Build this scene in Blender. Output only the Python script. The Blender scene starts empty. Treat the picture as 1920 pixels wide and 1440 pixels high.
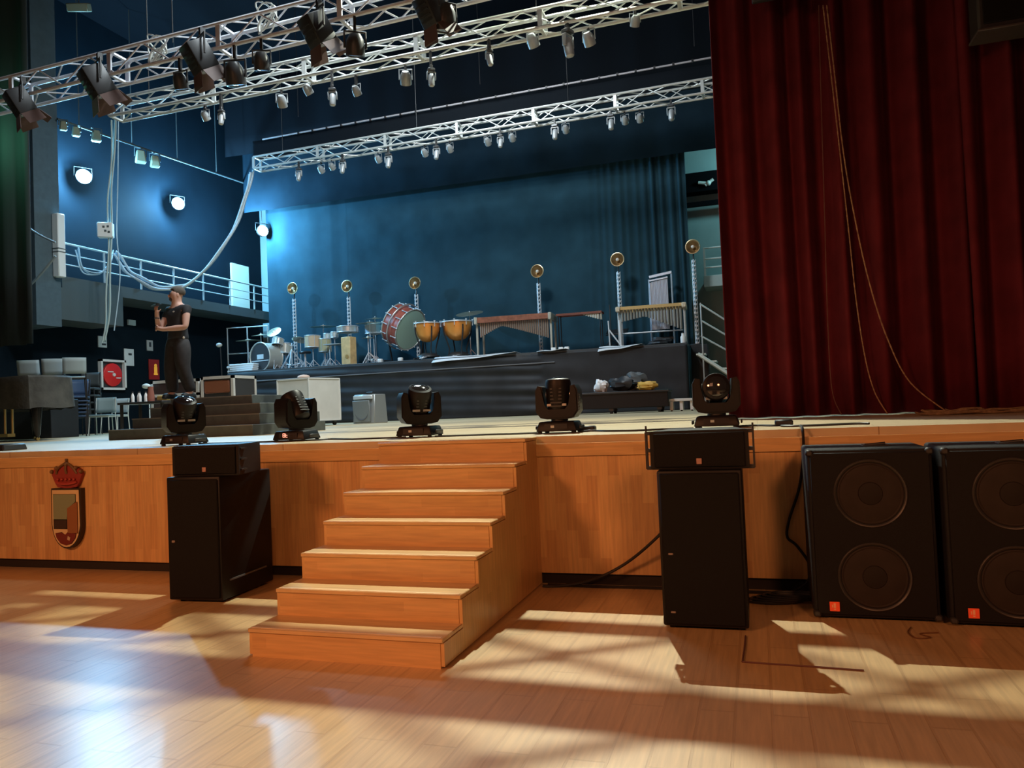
import bpy, bmesh, math, random
from mathutils import Vector, Matrix
random.seed(7)
PI = math.pi
S = bpy.context.scene
COL = S.collection
H = 1.15            # height of the stage floor
RT = 2.85           # top of the percussion riser

# ------------------------------------------------------------------ camera
F = 1438.0
AX = Vector((4531, -234, -1438)).normalized()
AY = Vector((458, 25, 1438)); AY = (AY - AX * AX.dot(AY)).normalized()
AZ = AX.cross(AY)
CAM = Vector((0, -5.811, 1.388))
def w(v): return Vector((AX.dot(v), AY.dot(v), AZ.dot(v)))
cam = bpy.data.cameras.new('camera'); cam_o = bpy.data.objects.new('camera', cam); COL.objects.link(cam_o)
cr, cu, cb = w(Vector((1, 0, 0))), w(Vector((0, -1, 0))), w(Vector((0, 0, -1)))
cam_o.matrix_world = Matrix(((cr.x, cu.x, cb.x, CAM.x), (cr.y, cu.y, cb.y, CAM.y), (cr.z, cu.z, cb.z, CAM.z), (0, 0, 0, 1)))
cam.sensor_width = 36; cam.lens = 36 * F / 1920; cam.clip_end = 200
S.camera = cam_o
def at(px, py, Y):                      # a point of the place at depth Y
    r = w(Vector(((px - 960) / F, (py - 720) / F, 1)))
    return CAM + r * ((Y - CAM.y) / r.y)
def atx(px, py, X):
    r = w(Vector(((px - 960) / F, (py - 720) / F, 1)))
    return CAM + r * ((X - CAM.x) / r.x)

# ------------------------------------------------------------------ world, light, exposure
S.view_settings.view_transform = 'Standard'; S.view_settings.look = 'None'
S.view_settings.gamma = 1; S.view_settings.use_curve_mapping = False
S.view_settings.exposure = 0.0
wd = bpy.data.worlds.new('world'); S.world = wd; wd.use_nodes = True
wd.node_tree.nodes['Background'].inputs[0].default_value = (.5, .62, .8, 1)
wd.node_tree.nodes['Background'].inputs[1].default_value = .012
def lamp(kind, name, loc, energy, color, target=None, **kw):
    l = bpy.data.lights.new(name, kind); l.energy = energy; l.color = color
    for k, v in kw.items(): setattr(l, k, v)
    o = bpy.data.objects.new(name, l); COL.objects.link(o); o.location = loc
    if target is not None: o.rotation_euler = (Vector(target) - Vector(loc)).to_track_quat('-Z', 'Y').to_euler()
    return o
lamp('AREA', 'stage_flood', (-2.45, 5.58, 9.4), 540, (.95, 1, .82), (-1.8, -1.6, 0), shape='RECTANGLE', size=.11, size_y=.025, spread=math.radians(110))
lamp('AREA', 'stage_work_lights', (-7.0, 9.0, 11.6), 330, (.86, .97, 1), (-7, 9.2, 0), size=3.0)
HALL = (1, .375, .155)
for x, e in ((-7.0, 2150), (3.5, 1250)):
    lamp('SPOT', 'hall_downlight', (x, -11.0, 5.6), e, HALL, (-3.0 if x < 0 else -1.6, -1.2, .1), spot_size=math.radians(66), spot_blend=.9, shadow_soft_size=.9)
lamp('AREA', 'hall_lamps', (-4.0, -13.0, 7.0), 110, (1, .42, .22), (-2.5, 2, 4.0), size=4.0)
lamp('AREA', 'stage_wash', (-5.0, 3.9, 10.6), 260, (.84, .95, 1), (-10.5, 6, 2), size=1.0, spread=math.radians(100))
lamp('AREA', 'stage_wash', (-5.5, 6.5, 10.4), 520, (.84, .94, 1), (-7.5, 15, 3.2), size=1.2)
lamp('POINT', 'side_stage_lamp', (1.2, 17.2, 8.6), 300, (.35, .82, .88), shadow_soft_size=.3)
lamp('POINT', 'wing_lamp', atx(-60, 240, -15.0), 45, (.25, 1, .6), shadow_soft_size=.15)

# ------------------------------------------------------------------ materials
MATS = {}
def nmat(name):
    m = bpy.data.materials.new(name); m.use_nodes = True
    return m, m.node_tree, m.node_tree.nodes['Principled BSDF']
def pm(name, c, rough=.5, metal=0., noise=0., nscale=8., bump=0., bscale=60., emit=None, spec=None, coat=0., alpha=1., trans=0., sheen=0.):
    if name in MATS: return MATS[name]
    m, t, b = nmat(name); L = t.links.new
    b.inputs['Base Color'].default_value = (*c, 1); b.inputs['Roughness'].default_value = rough; b.inputs['Metallic'].default_value = metal
    if spec is not None: b.inputs['Specular IOR Level'].default_value = spec
    if coat: b.inputs['Coat Weight'].default_value = coat
    if trans: b.inputs['Transmission Weight'].default_value = trans
    if sheen: b.inputs['Sheen Weight'].default_value = sheen
    if emit: b.inputs['Emission Color'].default_value = (*emit[0], 1); b.inputs['Emission Strength'].default_value = emit[1]
    if noise or bump:
        tc = t.nodes.new('ShaderNodeTexCoord')
    if noise:
        n = t.nodes.new('ShaderNodeTexNoise'); n.inputs['Scale'].default_value = nscale; n.inputs['Detail'].default_value = 4
        L(tc.outputs['Object'], n.inputs['Vector'])
        r = t.nodes.new('ShaderNodeMapRange'); r.inputs[1].default_value = .3; r.inputs[2].default_value = .7
        r.inputs[3].default_value = 1 - noise; r.inputs[4].default_value = 1 + noise
        L(n.outputs['Fac'], r.inputs[0])
        x = t.nodes.new('ShaderNodeVectorMath'); x.operation = 'SCALE'; x.inputs[0].default_value = c
        L(r.outputs[0], x.inputs['Scale']); L(x.outputs[0], b.inputs['Base Color'])
    if bump:
        n2 = t.nodes.new('ShaderNodeTexNoise'); n2.inputs['Scale'].default_value = bscale
        L(tc.outputs['Object'], n2.inputs['Vector'])
        bp = t.nodes.new('ShaderNodeBump'); bp.inputs['Strength'].default_value = bump; bp.inputs['Distance'].default_value = .02
        L(n2.outputs['Fac'], bp.inputs['Height']); L(bp.outputs[0], b.inputs['Normal'])
    MATS[name] = m
    return m
def stave(name, ax, c1, c2, length, width, rough=.35, mortar=.0, mcol=(.1, .04, .01), bump=0., coat=0., off=.5):
    """solid wood glued up from staves: ax = (axis along the stave, axis across)"""
    m, t, b = nmat(name); L = t.links.new
    tc = t.nodes.new('ShaderNodeTexCoord'); sp = t.nodes.new('ShaderNodeSeparateXYZ'); cb_ = t.nodes.new('ShaderNodeCombineXYZ')
    L(tc.outputs['Object'], sp.inputs[0])
    L(sp.outputs['XYZ'.index(ax[0])], cb_.inputs[0]); L(sp.outputs['XYZ'.index(ax[1])], cb_.inputs[1])
    br = t.nodes.new('ShaderNodeTexBrick'); L(cb_.outputs[0], br.inputs['Vector'])
    br.inputs['Color1'].default_value = (*c1, 1); br.inputs['Color2'].default_value = (*c2, 1); br.inputs['Mortar'].default_value = (*mcol, 1)
    br.inputs['Scale'].default_value = 1; br.inputs['Brick Width'].default_value = length; br.inputs['Row Height'].default_value = width
    br.inputs['Mortar Size'].default_value = mortar; br.inputs['Mortar Smooth'].default_value = .1; br.offset = off; br.offset_frequency = 2
    n = t.nodes.new('ShaderNodeTexNoise'); mp = t.nodes.new('ShaderNodeMapping'); L(cb_.outputs[0], mp.inputs[0])
    mp.inputs['Scale'].default_value = (2.2, 34, 1); L(mp.outputs[0], n.inputs['Vector']); n.inputs['Scale'].default_value = 1.4; n.inputs['Detail'].default_value = 3
    r = t.nodes.new('ShaderNodeMapRange'); r.inputs[1].default_value = .3; r.inputs[2].default_value = .7; r.inputs[3].default_value = .86; r.inputs[4].default_value = 1.1
    L(n.outputs['Fac'], r.inputs[0])
    x = t.nodes.new('ShaderNodeVectorMath'); x.operation = 'SCALE'; L(br.outputs['Color'], x.inputs[0]); L(r.outputs[0], x.inputs['Scale'])
    L(x.outputs[0], b.inputs['Base Color'])
    b.inputs['Roughness'].default_value = rough
    if coat: b.inputs['Coat Weight'].default_value = coat; b.inputs['Coat Roughness'].default_value = .29
    if bump:
        bp = t.nodes.new('ShaderNodeBump'); bp.invert = True; bp.inputs['Strength'].default_value = bump; bp.inputs['Distance'].default_value = .004
        L(br.outputs['Fac'], bp.inputs['Height']); L(bp.outputs[0], b.inputs['Normal'])
        if coat: L(bp.outputs[0], b.inputs['Coat Normal'])
    return m
FLOOR = stave('parquet', 'YX', (.64, .43, .20), (.60, .39, .175), .95, .155, .5, .006, (.55, .35, .155), .9, .85, .37)
STAGEFLOOR = stave('stage_boards', 'XY', (.56, .44, .27), (.50, .39, .23), 1.6, .13, .45, .004, (.3, .2, .1), .2)
FRONT = stave('beech_front', 'ZX', (.66, .42, .17), (.54, .31, .12), .42, .085, .38)
BAND = stave('beech_band', 'XZ', (.66, .42, .17), (.60, .37, .14), .6, .07, .38)
RISER_W = stave('beech_riser', 'XZ', (.66, .41, .165), (.58, .35, .135), .5, .055, .33)
SIDE_W = stave('beech_side', 'ZY', (.64, .40, .16), (.56, .34, .13), .45, .09, .35)
TREAD = stave('beech_tread', 'XY', (.68, .47, .22), (.62, .42, .19), .5, .06, .3)
BLACKBOX = pm('black_paint', (.007, .0068, .0068), .5, noise=.2, bump=.05, bscale=300, spec=.25)
GRILLE = pm('black_grille', (.007, .007, .007), .75, bump=.35, bscale=500, spec=.2)
BLACK = pm('black_plastic', (.014, .012, .012), .42)
BLACKM = pm('black_metal', (.02, .019, .019), .45)
RUBBER = pm('rubber', (.01, .01, .01), .8)
ALU = pm('aluminium', (.66, .68, .66), .42, .55)
CHROME = pm('chrome', (.66, .69, .72), .35, .45)
WHITE = pm('white_paint', (.75, .75, .72), .5)
BRASS = pm('brass', (.72, .5, .2), .3, 1)
BRONZE = pm('cymbal_bronze', (.75, .66, .48), .3, .9)
COPPER = pm('copper', (.85, .33, .07), .3, .45)
VELVET = pm('red_velvet', (.10, .012, .020), .85, noise=.2, nscale=3, spec=.15)
BLUECLOTH = pm('blue_black_cloth', (.020, .055, .076), .85, noise=.2, nscale=1.2, spec=.1)
BORDER = pm('border_cloth', (.010, .022, .033), .9, noise=.2, nscale=1.2, spec=.05)
BLKCLOTH = pm('black_cloth', (.018, .019, .022), .6, noise=.25, nscale=2, spec=.35)
NAVY = pm('navy_wall', (.0035, .0085, .0135), .75, noise=.15, nscale=1, spec=.08)
DARK = pm('dark_ceiling', (.004, .0045, .006), .9, spec=.05)
TEALW = pm('grey_green_wall', (.30, .38, .38), .7, noise=.1, nscale=1)
GREYPAINT = pm('grey_paint', (.06, .075, .075), .6)
ROPE = pm('gold_rope', (.30, .19, .11), .7, noise=.4, nscale=40)

# ------------------------------------------------------------------ geometry helpers
class MB:
    def __init__(s): s.bm = bmesh.new()
    def _x(s, vs, M):
        if M is not None: bmesh.ops.transform(s.bm, matrix=M, verts=vs)
    def box(s, c, d, M=None, bev=0, seg=1, taper=None):
        r = bmesh.ops.create_cube(s.bm, size=1, matrix=Matrix.Translation(c) @ Matrix.Diagonal((*d, 1)))
        vs = r['verts']
        if taper:                                   # scale of the top face (x, y)
            for v in vs:
                if v.co.z > c[2]: v.co.x = c[0] + (v.co.x - c[0]) * taper[0]; v.co.y = c[1] + (v.co.y - c[1]) * taper[1]
        if bev:
            es = list({e for v in vs for e in v.link_edges})
            g = bmesh.ops.bevel(s.bm, geom=es, offset=bev, segments=seg, affect='EDGES', profile=.5)
            vs = list({v for f in g['faces'] for v in f.verts} | {v for v in vs if v.is_valid})
        s._x(vs, M); return s
    def cyl(s, p, q, r, r2=None, n=10, M=None):
        p, q = Vector(p), Vector(q); d = q - p
        if d.length < 1e-6: return s
        m = Matrix.Translation((p + q) / 2) @ d.to_track_quat('Z', 'Y').to_matrix().to_4x4()
        g = bmesh.ops.create_cone(s.bm, cap_ends=True, segments=n, radius1=r, radius2=r if r2 is None else r2, depth=d.length, matrix=m)
        s._x(g['verts'], M); return s
    def tube(s, pts, r, n=6, closed=False, M=None):
        pts = [Vector(p) for p in pts]; rings = []; k = len(pts); up = None; allv = []
        for i, p in enumerate(pts):
            a = pts[(i - 1) % k] if (closed or i) else p; b = pts[(i + 1) % k] if (closed or i < k - 1) else p
            t = (b - a).normalized()
            if up is None: up = t.orthogonal().normalized()
            up = (up - t * up.dot(t)).normalized(); sd = t.cross(up)
            rr = r[i] if isinstance(r, (list, tuple)) else r
            ring = [s.bm.verts.new(p + (up * math.cos(2 * PI * j / n) + sd * math.sin(2 * PI * j / n)) * rr) for j in range(n)]
            rings.append(ring); allv += ring
        for i in range(k if closed else k - 1):
            A, B = rings[i], rings[(i + 1) % k]
            for j in range(n): s.bm.faces.new((A[j], A[(j + 1) % n], B[(j + 1) % n], B[j]))
        if not closed:
            s.bm.faces.new(rings[0][::-1]); s.bm.faces.new(rings[-1])
        s._x(allv, M); return s
    def lathe(s, prof, n=24, M=None):               # prof: (radius, z)
        rings = []; allv = []
        for r, z in prof:
            if r < 1e-5: ring = [s.bm.verts.new((0, 0, z))]
            else: ring = [s.bm.verts.new((r * math.cos(2 * PI * j / n), r * math.sin(2 * PI * j / n), z)) for j in range(n)]
            rings.append(ring); allv += ring
        for A, B in zip(rings, rings[1:]):
            for j in range(n):
                k = (j + 1) % n
                if len(A) == 1 and len(B) == 1: continue
                if len(A) == 1: s.bm.faces.new((A[0], B[k], B[j]))
                elif len(B) == 1: s.bm.faces.new((A[j], A[k], B[0]))
                else: s.bm.faces.new((A[j], A[k], B[k], B[j]))
        s._x(allv, M); return s
    def prism(s, pts, h, M=None, bev=0):            # outline in XY pushed up by h
        a = [s.bm.verts.new((x, y, 0)) for x, y in pts]; b = [s.bm.verts.new((x, y, h)) for x, y in pts]
        n = len(pts)
        fs = [s.bm.faces.new(a[::-1]), s.bm.faces.new(b)]
        for i in range(n): fs.append(s.bm.faces.new((a[i], a[(i + 1) % n], b[(i + 1) % n], b[i])))
        vs = a + b
        if bev:
            es = list({e for f in fs[:2] for e in f.edges})
            g = bmesh.ops.bevel(s.bm, geom=es, offset=bev, segments=2, affect='EDGES')
            vs = list({v for f in g['faces'] for v in f.verts} | {v for v in vs if v.is_valid})
        s._x(vs, M); return s
    def ball(s, c, r, sc=(1, 1, 1), n=12, M=None):
        g = bmesh.ops.create_uvsphere(s.bm, u_segments=n, v_segments=max(6, n * 2 // 3), radius=r, matrix=Matrix.Translation(c) @ Matrix.Diagonal((*sc, 1)))
        s._x(g['verts'], M); return s
    def grid(s, fn, nu, nv):                        # fn(u, v) -> point
        V = [[s.bm.verts.new(fn(i / nu, j / nv)) for j in range(nv + 1)] for i in range(nu + 1)]
        for i in range(nu):
            for j in range(nv): s.bm.faces.new((V[i][j], V[i + 1][j], V[i + 1][j + 1], V[i][j + 1]))
        return s
    def build(s, name, mat, parent=None, loc=None, solid=0, angle=38, rotz=0):
        bm = s.bm
        bmesh.ops.recalc_face_normals(bm, faces=bm.faces)
        lim = math.radians(angle)
        for f in bm.faces: f.smooth = True
        for e in bm.edges: e.smooth = not (len(e.link_faces) == 2 and e.calc_face_angle(0) > lim)
        me = bpy.data.meshes.new(name); bm.to_mesh(me); bm.free()
        for m in (mat if isinstance(mat, list) else [mat]): me.materials.append(m)
        o = bpy.data.objects.new(name, me); COL.objects.link(o)
        if parent: o.parent = parent
        if loc is not None: o.location = loc
        o.rotation_euler.z = rotz
        if solid:
            md = o.modifiers.new('thickness', 'SOLIDIFY'); md.thickness = solid; md.offset = 0
        return o
def RX(a): return Matrix.Rotation(a, 4, 'X')
def RY(a): return Matrix.Rotation(a, 4, 'Y')
def RZ(a): return Matrix.Rotation(a, 4, 'Z')
def T(*v): return Matrix.Translation(v)
def tag(o, label, cat, group=None):
    o['label'] = label; o['category'] = cat
    if group: o['group'] = group
    return o
def struct(o): o['kind'] = 'structure'; return o
def thing(name, label, cat, loc, rotz=0, group=None):
    o = bpy.data.objects.new(name, None); COL.objects.link(o); o.empty_display_size = .1
    o.location = loc; o.rotation_euler.z = rotz
    return tag(o, label, cat, group)
def dup(o, loc, label, rotz=None, parent=None):     # a copy of a thing, its parts and their sub-parts
    c = o.copy(); COL.objects.link(c)
    if parent is None:
        c.location = loc; c['label'] = label
        if rotz is not None: c.rotation_euler.z = rotz
    else: c.parent = parent
    for ch in list(o.children): dup(ch, None, None, None, c)
    return c
def catenary(p, q, sag, n=16):
    p, q = Vector(p), Vector(q)
    return [p.lerp(q, i / n) - Vector((0, 0, sag * 4 * (i / n) * (1 - i / n))) for i in range(n + 1)]
def smooth(pts, n=6):                                # Catmull-Rom through the points
    P = [Vector(p) for p in pts]; out = []
    for i in range(len(P) - 1):
        a, b, c, d = P[max(i - 1, 0)], P[i], P[i + 1], P[min(i + 2, len(P) - 1)]
        for k in range(n):
            t = k / n
            out.append(.5 * (2 * b + (c - a) * t + (2 * a - 5 * b + 4 * c - d) * t * t + (3 * b - a - 3 * c + d) * t ** 3))
    return out + [P[-1]]
NTH = ['first', 'second', 'third', 'fourth', 'fifth', 'sixth', 'seventh', 'eighth', 'ninth', 'tenth', 'eleventh', 'twelfth']

# ================================================================== the setting
m = MB().box((-6, -6, -.05), (40, 20, .1)); struct(m.build('floor', FLOOR))
# stage
LX, RXX = -17.6, 4.0
m = MB().box(((LX + RXX) / 2, 9.3, H - .03), (RXX - LX, 18.52, .06)); struct(m.build('stage_floor', STAGEFLOOR))
m = MB().box(((LX + RXX) / 2, .03, .545), (RXX - LX, .06, .91)); struct(m.build('stage_front', FRONT))
m = MB().box(((LX + RXX) / 2, .015, 1.045), (RXX - LX, .066, .098)); struct(m.build('trim_1', BAND))
m = MB().box(((LX + RXX) / 2, .06, .045), (RXX - LX, .04, .09)); struct(m.build('base_gap_stage', pm('black_gap', (.012, .008, .006), .7)))  # recess shade put into the colour: black strip for the base gap
# walls and ceilings
struct(MB().box((-17.7, 9.5, 6.5), (.2, 19.4, 13)).build('wall_left', NAVY))
struct(MB().box((-8, 19.0, 6.5), (19.2, .2, 13)).build('wall_back', TEALW))
struct(MB().box((4.2, 9.5, 6.5), (.2, 19, 13)).build('wall_right', NAVY))
struct(MB().box((-6.7, 9.5, 13.1), (22, 19.4, .2)).build('ceiling', DARK))
# gallery along the left wall
GX = -16.35
struct(MB().box(((GX - 17.6) / 2 - .02, 13.6, 5.0), (1.25, 9.2, .3)).build('gallery_floor', GREYPAINT))
struct(MB().box((-16.9, 8.55, 8.4), (1.2, .7, 9.1)).build('pillar', pm('blue_grey_wall', (.06, .09, .105), .7, noise=.1)))
struct(MB().box((-16.9, 9.6, 4.45), (1.1, 2.6, .8)).build('beam', GREYPAINT))
struct(MB().box((-17.55, 17.55, 6.0), (.08, .95, 1.9)).build('door_1', pm('cream_door', (.62, .62, .5), .6)))
m = MB()
rail = thing('gallery_railing', 'long pale steel railing with three horizontal bars along the upper gallery', 'railing', (GX, 9, 5.15))
for z, r in ((.83, .028), (.56, .016), (.3, .016)):
    MB().cyl((0, -.0, z), (0, 9.0, z), r, n=8).build('rail_bar', ALU, rail)
for k in range(8):
    MB().box((0, .02 + k * 1.28, .41), (.03, .05, .82)).build('post', ALU, rail)

# ================================================================== big cloths
def folds(x0, x1, seed, wmin, wmax, amp):            # irregular hanging folds: list of fold phases
    rnd = random.Random(seed); xs = [x0]
    while xs[-1] < x1: xs.append(xs[-1] + rnd.uniform(wmin, wmax))
    am = [rnd.uniform(.45, 1) * amp for _ in xs]
    def f(x, t):
        x = x + .02 * math.sin(3 * t + x)
        for i in range(len(xs) - 1):
            if xs[i] <= x <= xs[i + 1] or i == len(xs) - 2:
                u = (x - xs[i]) / (xs[i + 1] - xs[i]); s_ = math.sin(PI * min(max(u, 0), 1))
                return am[i] * (abs(s_) ** 1.2) * (1 if i % 2 else -1)
        return 0
    return f
def drape(name, x0, x1, y, z0, z1, f, mat, step=.03, nv=8, solid=.006):
    def fn(u, v):
        x = x0 + (x1 - x0) * u
        return Vector((x, y + f(x, v) * (1.06 - .3 * v), z0 + (z1 - z0) * v))
    m = MB().grid(fn, max(2, int((x1 - x0) / step)), nv)
    return m.build(name, mat, solid=solid, angle=180)
tag(drape('stage_curtain', -.29, 2.5, 3.05, H + .015, 8.6, folds(-.4, 2.8, 3, .11, .24, .17), VELVET, .012, 12), 'tall red velvet stage curtain with ropes hanging against it', 'curtain')
tag(drape('stage_curtain', 2.05, 3.9, 2.7, H + .015, 8.6, folds(2.0, 4, 9, .14, .26, .16), VELVET, .012, 12), 'red velvet curtain panel at the far right under the hanging black box', 'curtain')
bf = folds(-16, -1, 5, .25, .5, .03); bf2 = folds(-6, -1, 8, .09, .16, .11)
def backf(x, t):
    k = min(1, max(0, (x + 4.7) / 1.4)); k2 = .6 if x < -12.6 else .12
    return bf(x, t) * k2 + bf2(x, t) * (.25 * k if x < -2.75 else .9)
tag(drape('backdrop_curtain', -15.7, -1.62, 16.6, H + .02, 9.6, backf, BLUECLOTH, .035, 10), 'wide dark blue backdrop curtain behind the percussion', 'curtain')
tag(drape('border_drape', -16.2, .6, 16.1, 8.35, 12.96, folds(-16.3, 1, 6, .5, .9, .02), BORDER, .08, 4), 'dark horizontal border cloth across the top of the blue backdrop', 'curtain')
tag(drape('border_drape', -16.8, 3.9, 16.0, 10.3, 12.95, folds(-17, 4, 16, .5, .9, .03), pm('black_drape', (.007, .009, .012), .9, spec=.05), .08, 4), 'added black sheet standing in for the darkness above the blue backdrop', 'curtain')  # sheet added so the lit back wall stays black above the border
b0, b1 = at(560, 250, 13), at(1335, 107, 13)
tag(drape('border_drape', -13.6, .6, 13.08, 8.9, b0.z + .02, folds(-14, 1, 12, .5, .9, .02), pm('black_drape', (.007, .009, .012), .9, spec=.05), .08, 4), 'black border cloth hanging from the thin ceiling pipe', 'curtain')
bat = thing('pipe_batten', 'thin straight ceiling pipe above the rear truss', 'pipe', (0, 13, 0))
for k in range(3): MB().cyl((-12 + 5.5 * k, 0, 9.9), (-12 + 5.5 * k, 0, 12.99), .008, n=6).build('hoist_wire', BLACK, bat)
MB().cyl((b0.x - 1.2, 0, b0.z), (b1.x + .8, 0, b1.z), .025, n=8).build('pipe', pm('grey_pipe', (.45, .42, .44), .5, .3), bat)
m = MB()
for k in range(26):
    p = b0.lerp(b1, k / 25); m.box((p.x, 0, p.z), (.05, .06, .06))
m.build('tie', BLACK, bat)
LEG = pm('leg_drape', (.022, .03, .03), .85)
p = at(62, 500, 6.5)
def legdrape(x0, x1, y, seed, label):
    tag(drape('side_drape', x0, x1, y, 3.15, 12.6, folds(x0 - .1, x1 + .2, seed, .2, .4, .09), LEG, .03, 6), label, 'curtain')
legdrape(p.x - 2.6, p.x, 6.5, 14, 'dark side drape hanging at the left edge of the stage')
p2 = at(110, 600, 8.2)

# ================================================================== stage front furniture
# wooden stairs
st = thing('stage_stairs', 'orange beech stairs with seven risers leading up to the stage', 'stairs', (-2.279, 0, 0))
W = 1.21; NR = 7; RH = H / NR; RUN = 1.975 / NR
side = [(0, .0)]
for k in range(NR):                                   # bottom step k = 0
    y0 = -1.975 + k * RUN; w_ = W + 0
    z1 = (k + 1) * RH
    last = k == NR - 1
    y1 = 0.0
    stp = MB().box((0, y0 + .011, z1 - RH / 2 - .012), (W - .02, .022, RH - .024)).build('riser_board', RISER_W, st)
    tr = MB().box((0, y0 + RUN / 2 + .002, z1 - .012), (W + .02, RUN + .03, .024), bev=.004).build('tread', TREAD, st)
    MB().box((0, y0 + .012, z1 + .0008), (W - .01, .02, .003)).build('nosing_strip', pm('pale_strip', (.85, .66, .4), .4), tr)
prof = [(0, .02)]
for sx in (-1, 1):
    m = MB()
    pts = [(0, .0)]
    pts = [(-1.97, .012)]
    for k in range(NR):
        y0 = -1.97 + k * RUN
        pts += [(y0, (k + 1) * RH - .026), (y0 + RUN, (k + 1) * RH - .026)]
    pts += [(0, .012)]
    pts = [p_ for i, p_ in enumerate(pts) if i == 0 or p_ != pts[i - 1]]
    M = Matrix(((0, 0, 1, sx * (W / 2) - .012), (1, 0, 0, 0), (0, 1, 0, 0), (0, 0, 0, 1)))
    m.prism(pts, .024, M).build('side_panel', SIDE_W, st)
for dx in (-.5, .5): MB().box((dx, -1.6, .006), (.14, .5, .012)).build('foot', BLACK, st)

# left loudspeaker tower
lt = (-4.14, -.955, 0); la = math.radians(3.5)
t = thing('subwoofer', 'black tall bass loudspeaker cabinet on the floor left of the stairs', 'loudspeaker', lt, la)
MB().box((0, .36, .49), (.47, .70, .94), bev=.012, seg=2).build('cabinet', BLACKBOX, t)
MB().box((0, .004, .49), (.44, .02, .90), bev=.008).build('grille', GRILLE, t)
MB().box((-.17, -.008, .47), (.028, .01, .018), bev=.003).build('badge', pm('dull_badge', (.25, .2, .17), .4), t)
hd = MB().box((.238, .35, .16), (.012, .5, .012)).build('trim_strip', pm('dark_trim', (.10, .10, .10), .4), t)
for x in (-.18, .18):
    for y in (.1, .62): MB().cyl((x, y, 0), (x, y, .022), .02).build('foot', RUBBER, t)
def topbox(name, label, loc, rz, wf, wb, dep, hh, plates):
    t = thing(name, label, 'loudspeaker', loc, rz)
    MB().prism([(-wf / 2, 0), (wf / 2, 0), (wb / 2, dep), (-wb / 2, dep)], hh, bev=.006).build('cabinet', BLACKBOX, t)
    MB().box((0, -.006, hh / 2), (wf - .05, .014, hh - .03), bev=.004).build('grille', GRILLE, t)
    MB().box((0.0, -.017, .05), (.032, .008, .036), bev=.002).build('badge', pm('pink_badge', (.42, .24, .2), .4), t)
    if plates:
        for sx in (-1, 1):
            m = MB()
            x = sx * (wf / 2 - .004)
            m.box((x + sx * .03, .04, hh / 2), (.012, .05, hh - .01))
            for z in (.01, hh * .5, hh - .012): m.box((x + sx * .006, .04, z), (.05, .045, .022))
            m.cyl((x + sx * .03, .04, hh - .01), (x + sx * .03, .04, hh + .035), .006)
            m.build('rigging_plate', BLACKM, t)
    else:
        m = MB()
        for z in (.04, .12, .20): m.box((wf / 2 - .012, .07, z), (.03, .08, .012))
        m.build('rigging_rail', BLACKM, t)
    return t
topbox('line_array_speaker', 'low black wedge loudspeaker lying on the tall cabinet left of the stairs', (-4.055, -.90, .962), la, .585, .42, .42, .235, False)
# right loudspeaker tower
t = thing('subwoofer', 'black tall bass loudspeaker cabinet on the floor right of the stairs', 'loudspeaker', (-.355, -1.06, 0), math.radians(.4))
MB().box((0, .33, .492), (.50, .64, .94), bev=.012, seg=2).build('cabinet', BLACKBOX, t)
MB().box((0, .004, .492), (.47, .02, .91), bev=.008).build('grille', GRILLE, t)
for z in (.46, .11): MB().box((-.185, -.008, z), (.03, .01, .012), bev=.003).build('badge', pm('dull_badge', (.25, .2, .17), .4), t)
for x in (-.2, .2):
    for y in (.08, .55): MB().cyl((x, y, 0), (x, y, .022), .02).build('foot', RUBBER, t)
topbox('line_array_speaker', 'low black loudspeaker with end plates on the cabinet right of the stairs', (-.35, -.99, .964), 0, .59, .42, .42, .238, True)
# double 18 inch cabinets
CONE = pm('speaker_cone', (.024, .0175, .0145), .7, noise=.15, spec=.2); DUST = pm('dust_cap', (.014, .010, .008), .6, spec=.2)
ORANGE = pm('orange_badge', (.90, .10, .03), .4, emit=((.9, .1, .03), .03)); PALE = pm('badge_mark', (.9, .45, .25), .4)
def dual18(label, loc, rz=0):
    t = thing('double_subwoofer', label, 'loudspeaker', loc, rz)
    MB().box((0, .31, .53), (.705, .58, 1.03), bev=.02, seg=3).build('cabinet', pm('black_carpet', (.009, .0095, .011), .75, bump=.2, bscale=250, spec=.3), t)
    MB().box((0, .012, .53), (.665, .012, .99), bev=.004).build('baffle', pm('black_mesh', (.006, .0055, .0055), .65, bump=.2, bscale=400, spec=.2), t)
    for z in (.775, .27):
        M = T(0, .003, z) @ RX(PI / 2)
        d = MB().lathe([(.190, -.002), (.196, .004), (.202, .006), (.207, .003), (.209, 0)], 40, M).build('driver_rim', pm('rim_metal', (.035, .032, .03), .4, .2), t)
        MB().lathe([(.186, .0), (.18, .003), (.172, -.0005), (.168, .001), (.085, .001), (0, .001)], 40, M).build('cone', CONE, d)
        MB().lathe([(.07, .001), (.066, .006), (.03, .010), (0, .011)], 28, M).build('dust_cap', DUST, d)
    b = MB().box((-.235, .0, .085), (.058, .008, .058), bev=.002).build('badge', ORANGE, t)
    m = MB(); m.box((-.235, -.005, .092), (.012, .003, .028)); m.box((-.235, -.005, .07), (.012, .003, .008)); m.box((-.248, -.005, .088), (.006, .003, .018)); m.build('badge_mark', PALE, b)
    for x in (-.335, .335):
        for zz in (.035, 1.025): MB().box((x, .03, zz), (.045, .06, .04), bev=.01).build('corner', BLACKM, t)
    m = MB(); m.box((.08, .3, 1.048), (.16, .1, .012), bev=.004); m.cyl((.02, .3, 1.05), (.14, .3, 1.06), .01); m.build('socket', BLACKM, t)
    for x in (-.28, .28):
        for y in (.08, .54): MB().cyl((x, y, 0), (x, y, .02), .022).build('foot', RUBBER, t)
    return t
dual18('black double-cone bass cabinet beside the right speaker tower, badge facing out', (.632, -.70, 0))
dual18('black double-cone bass cabinet cut off by the right picture edge', (1.375, -.75, 0), math.radians(-1.5))

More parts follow.
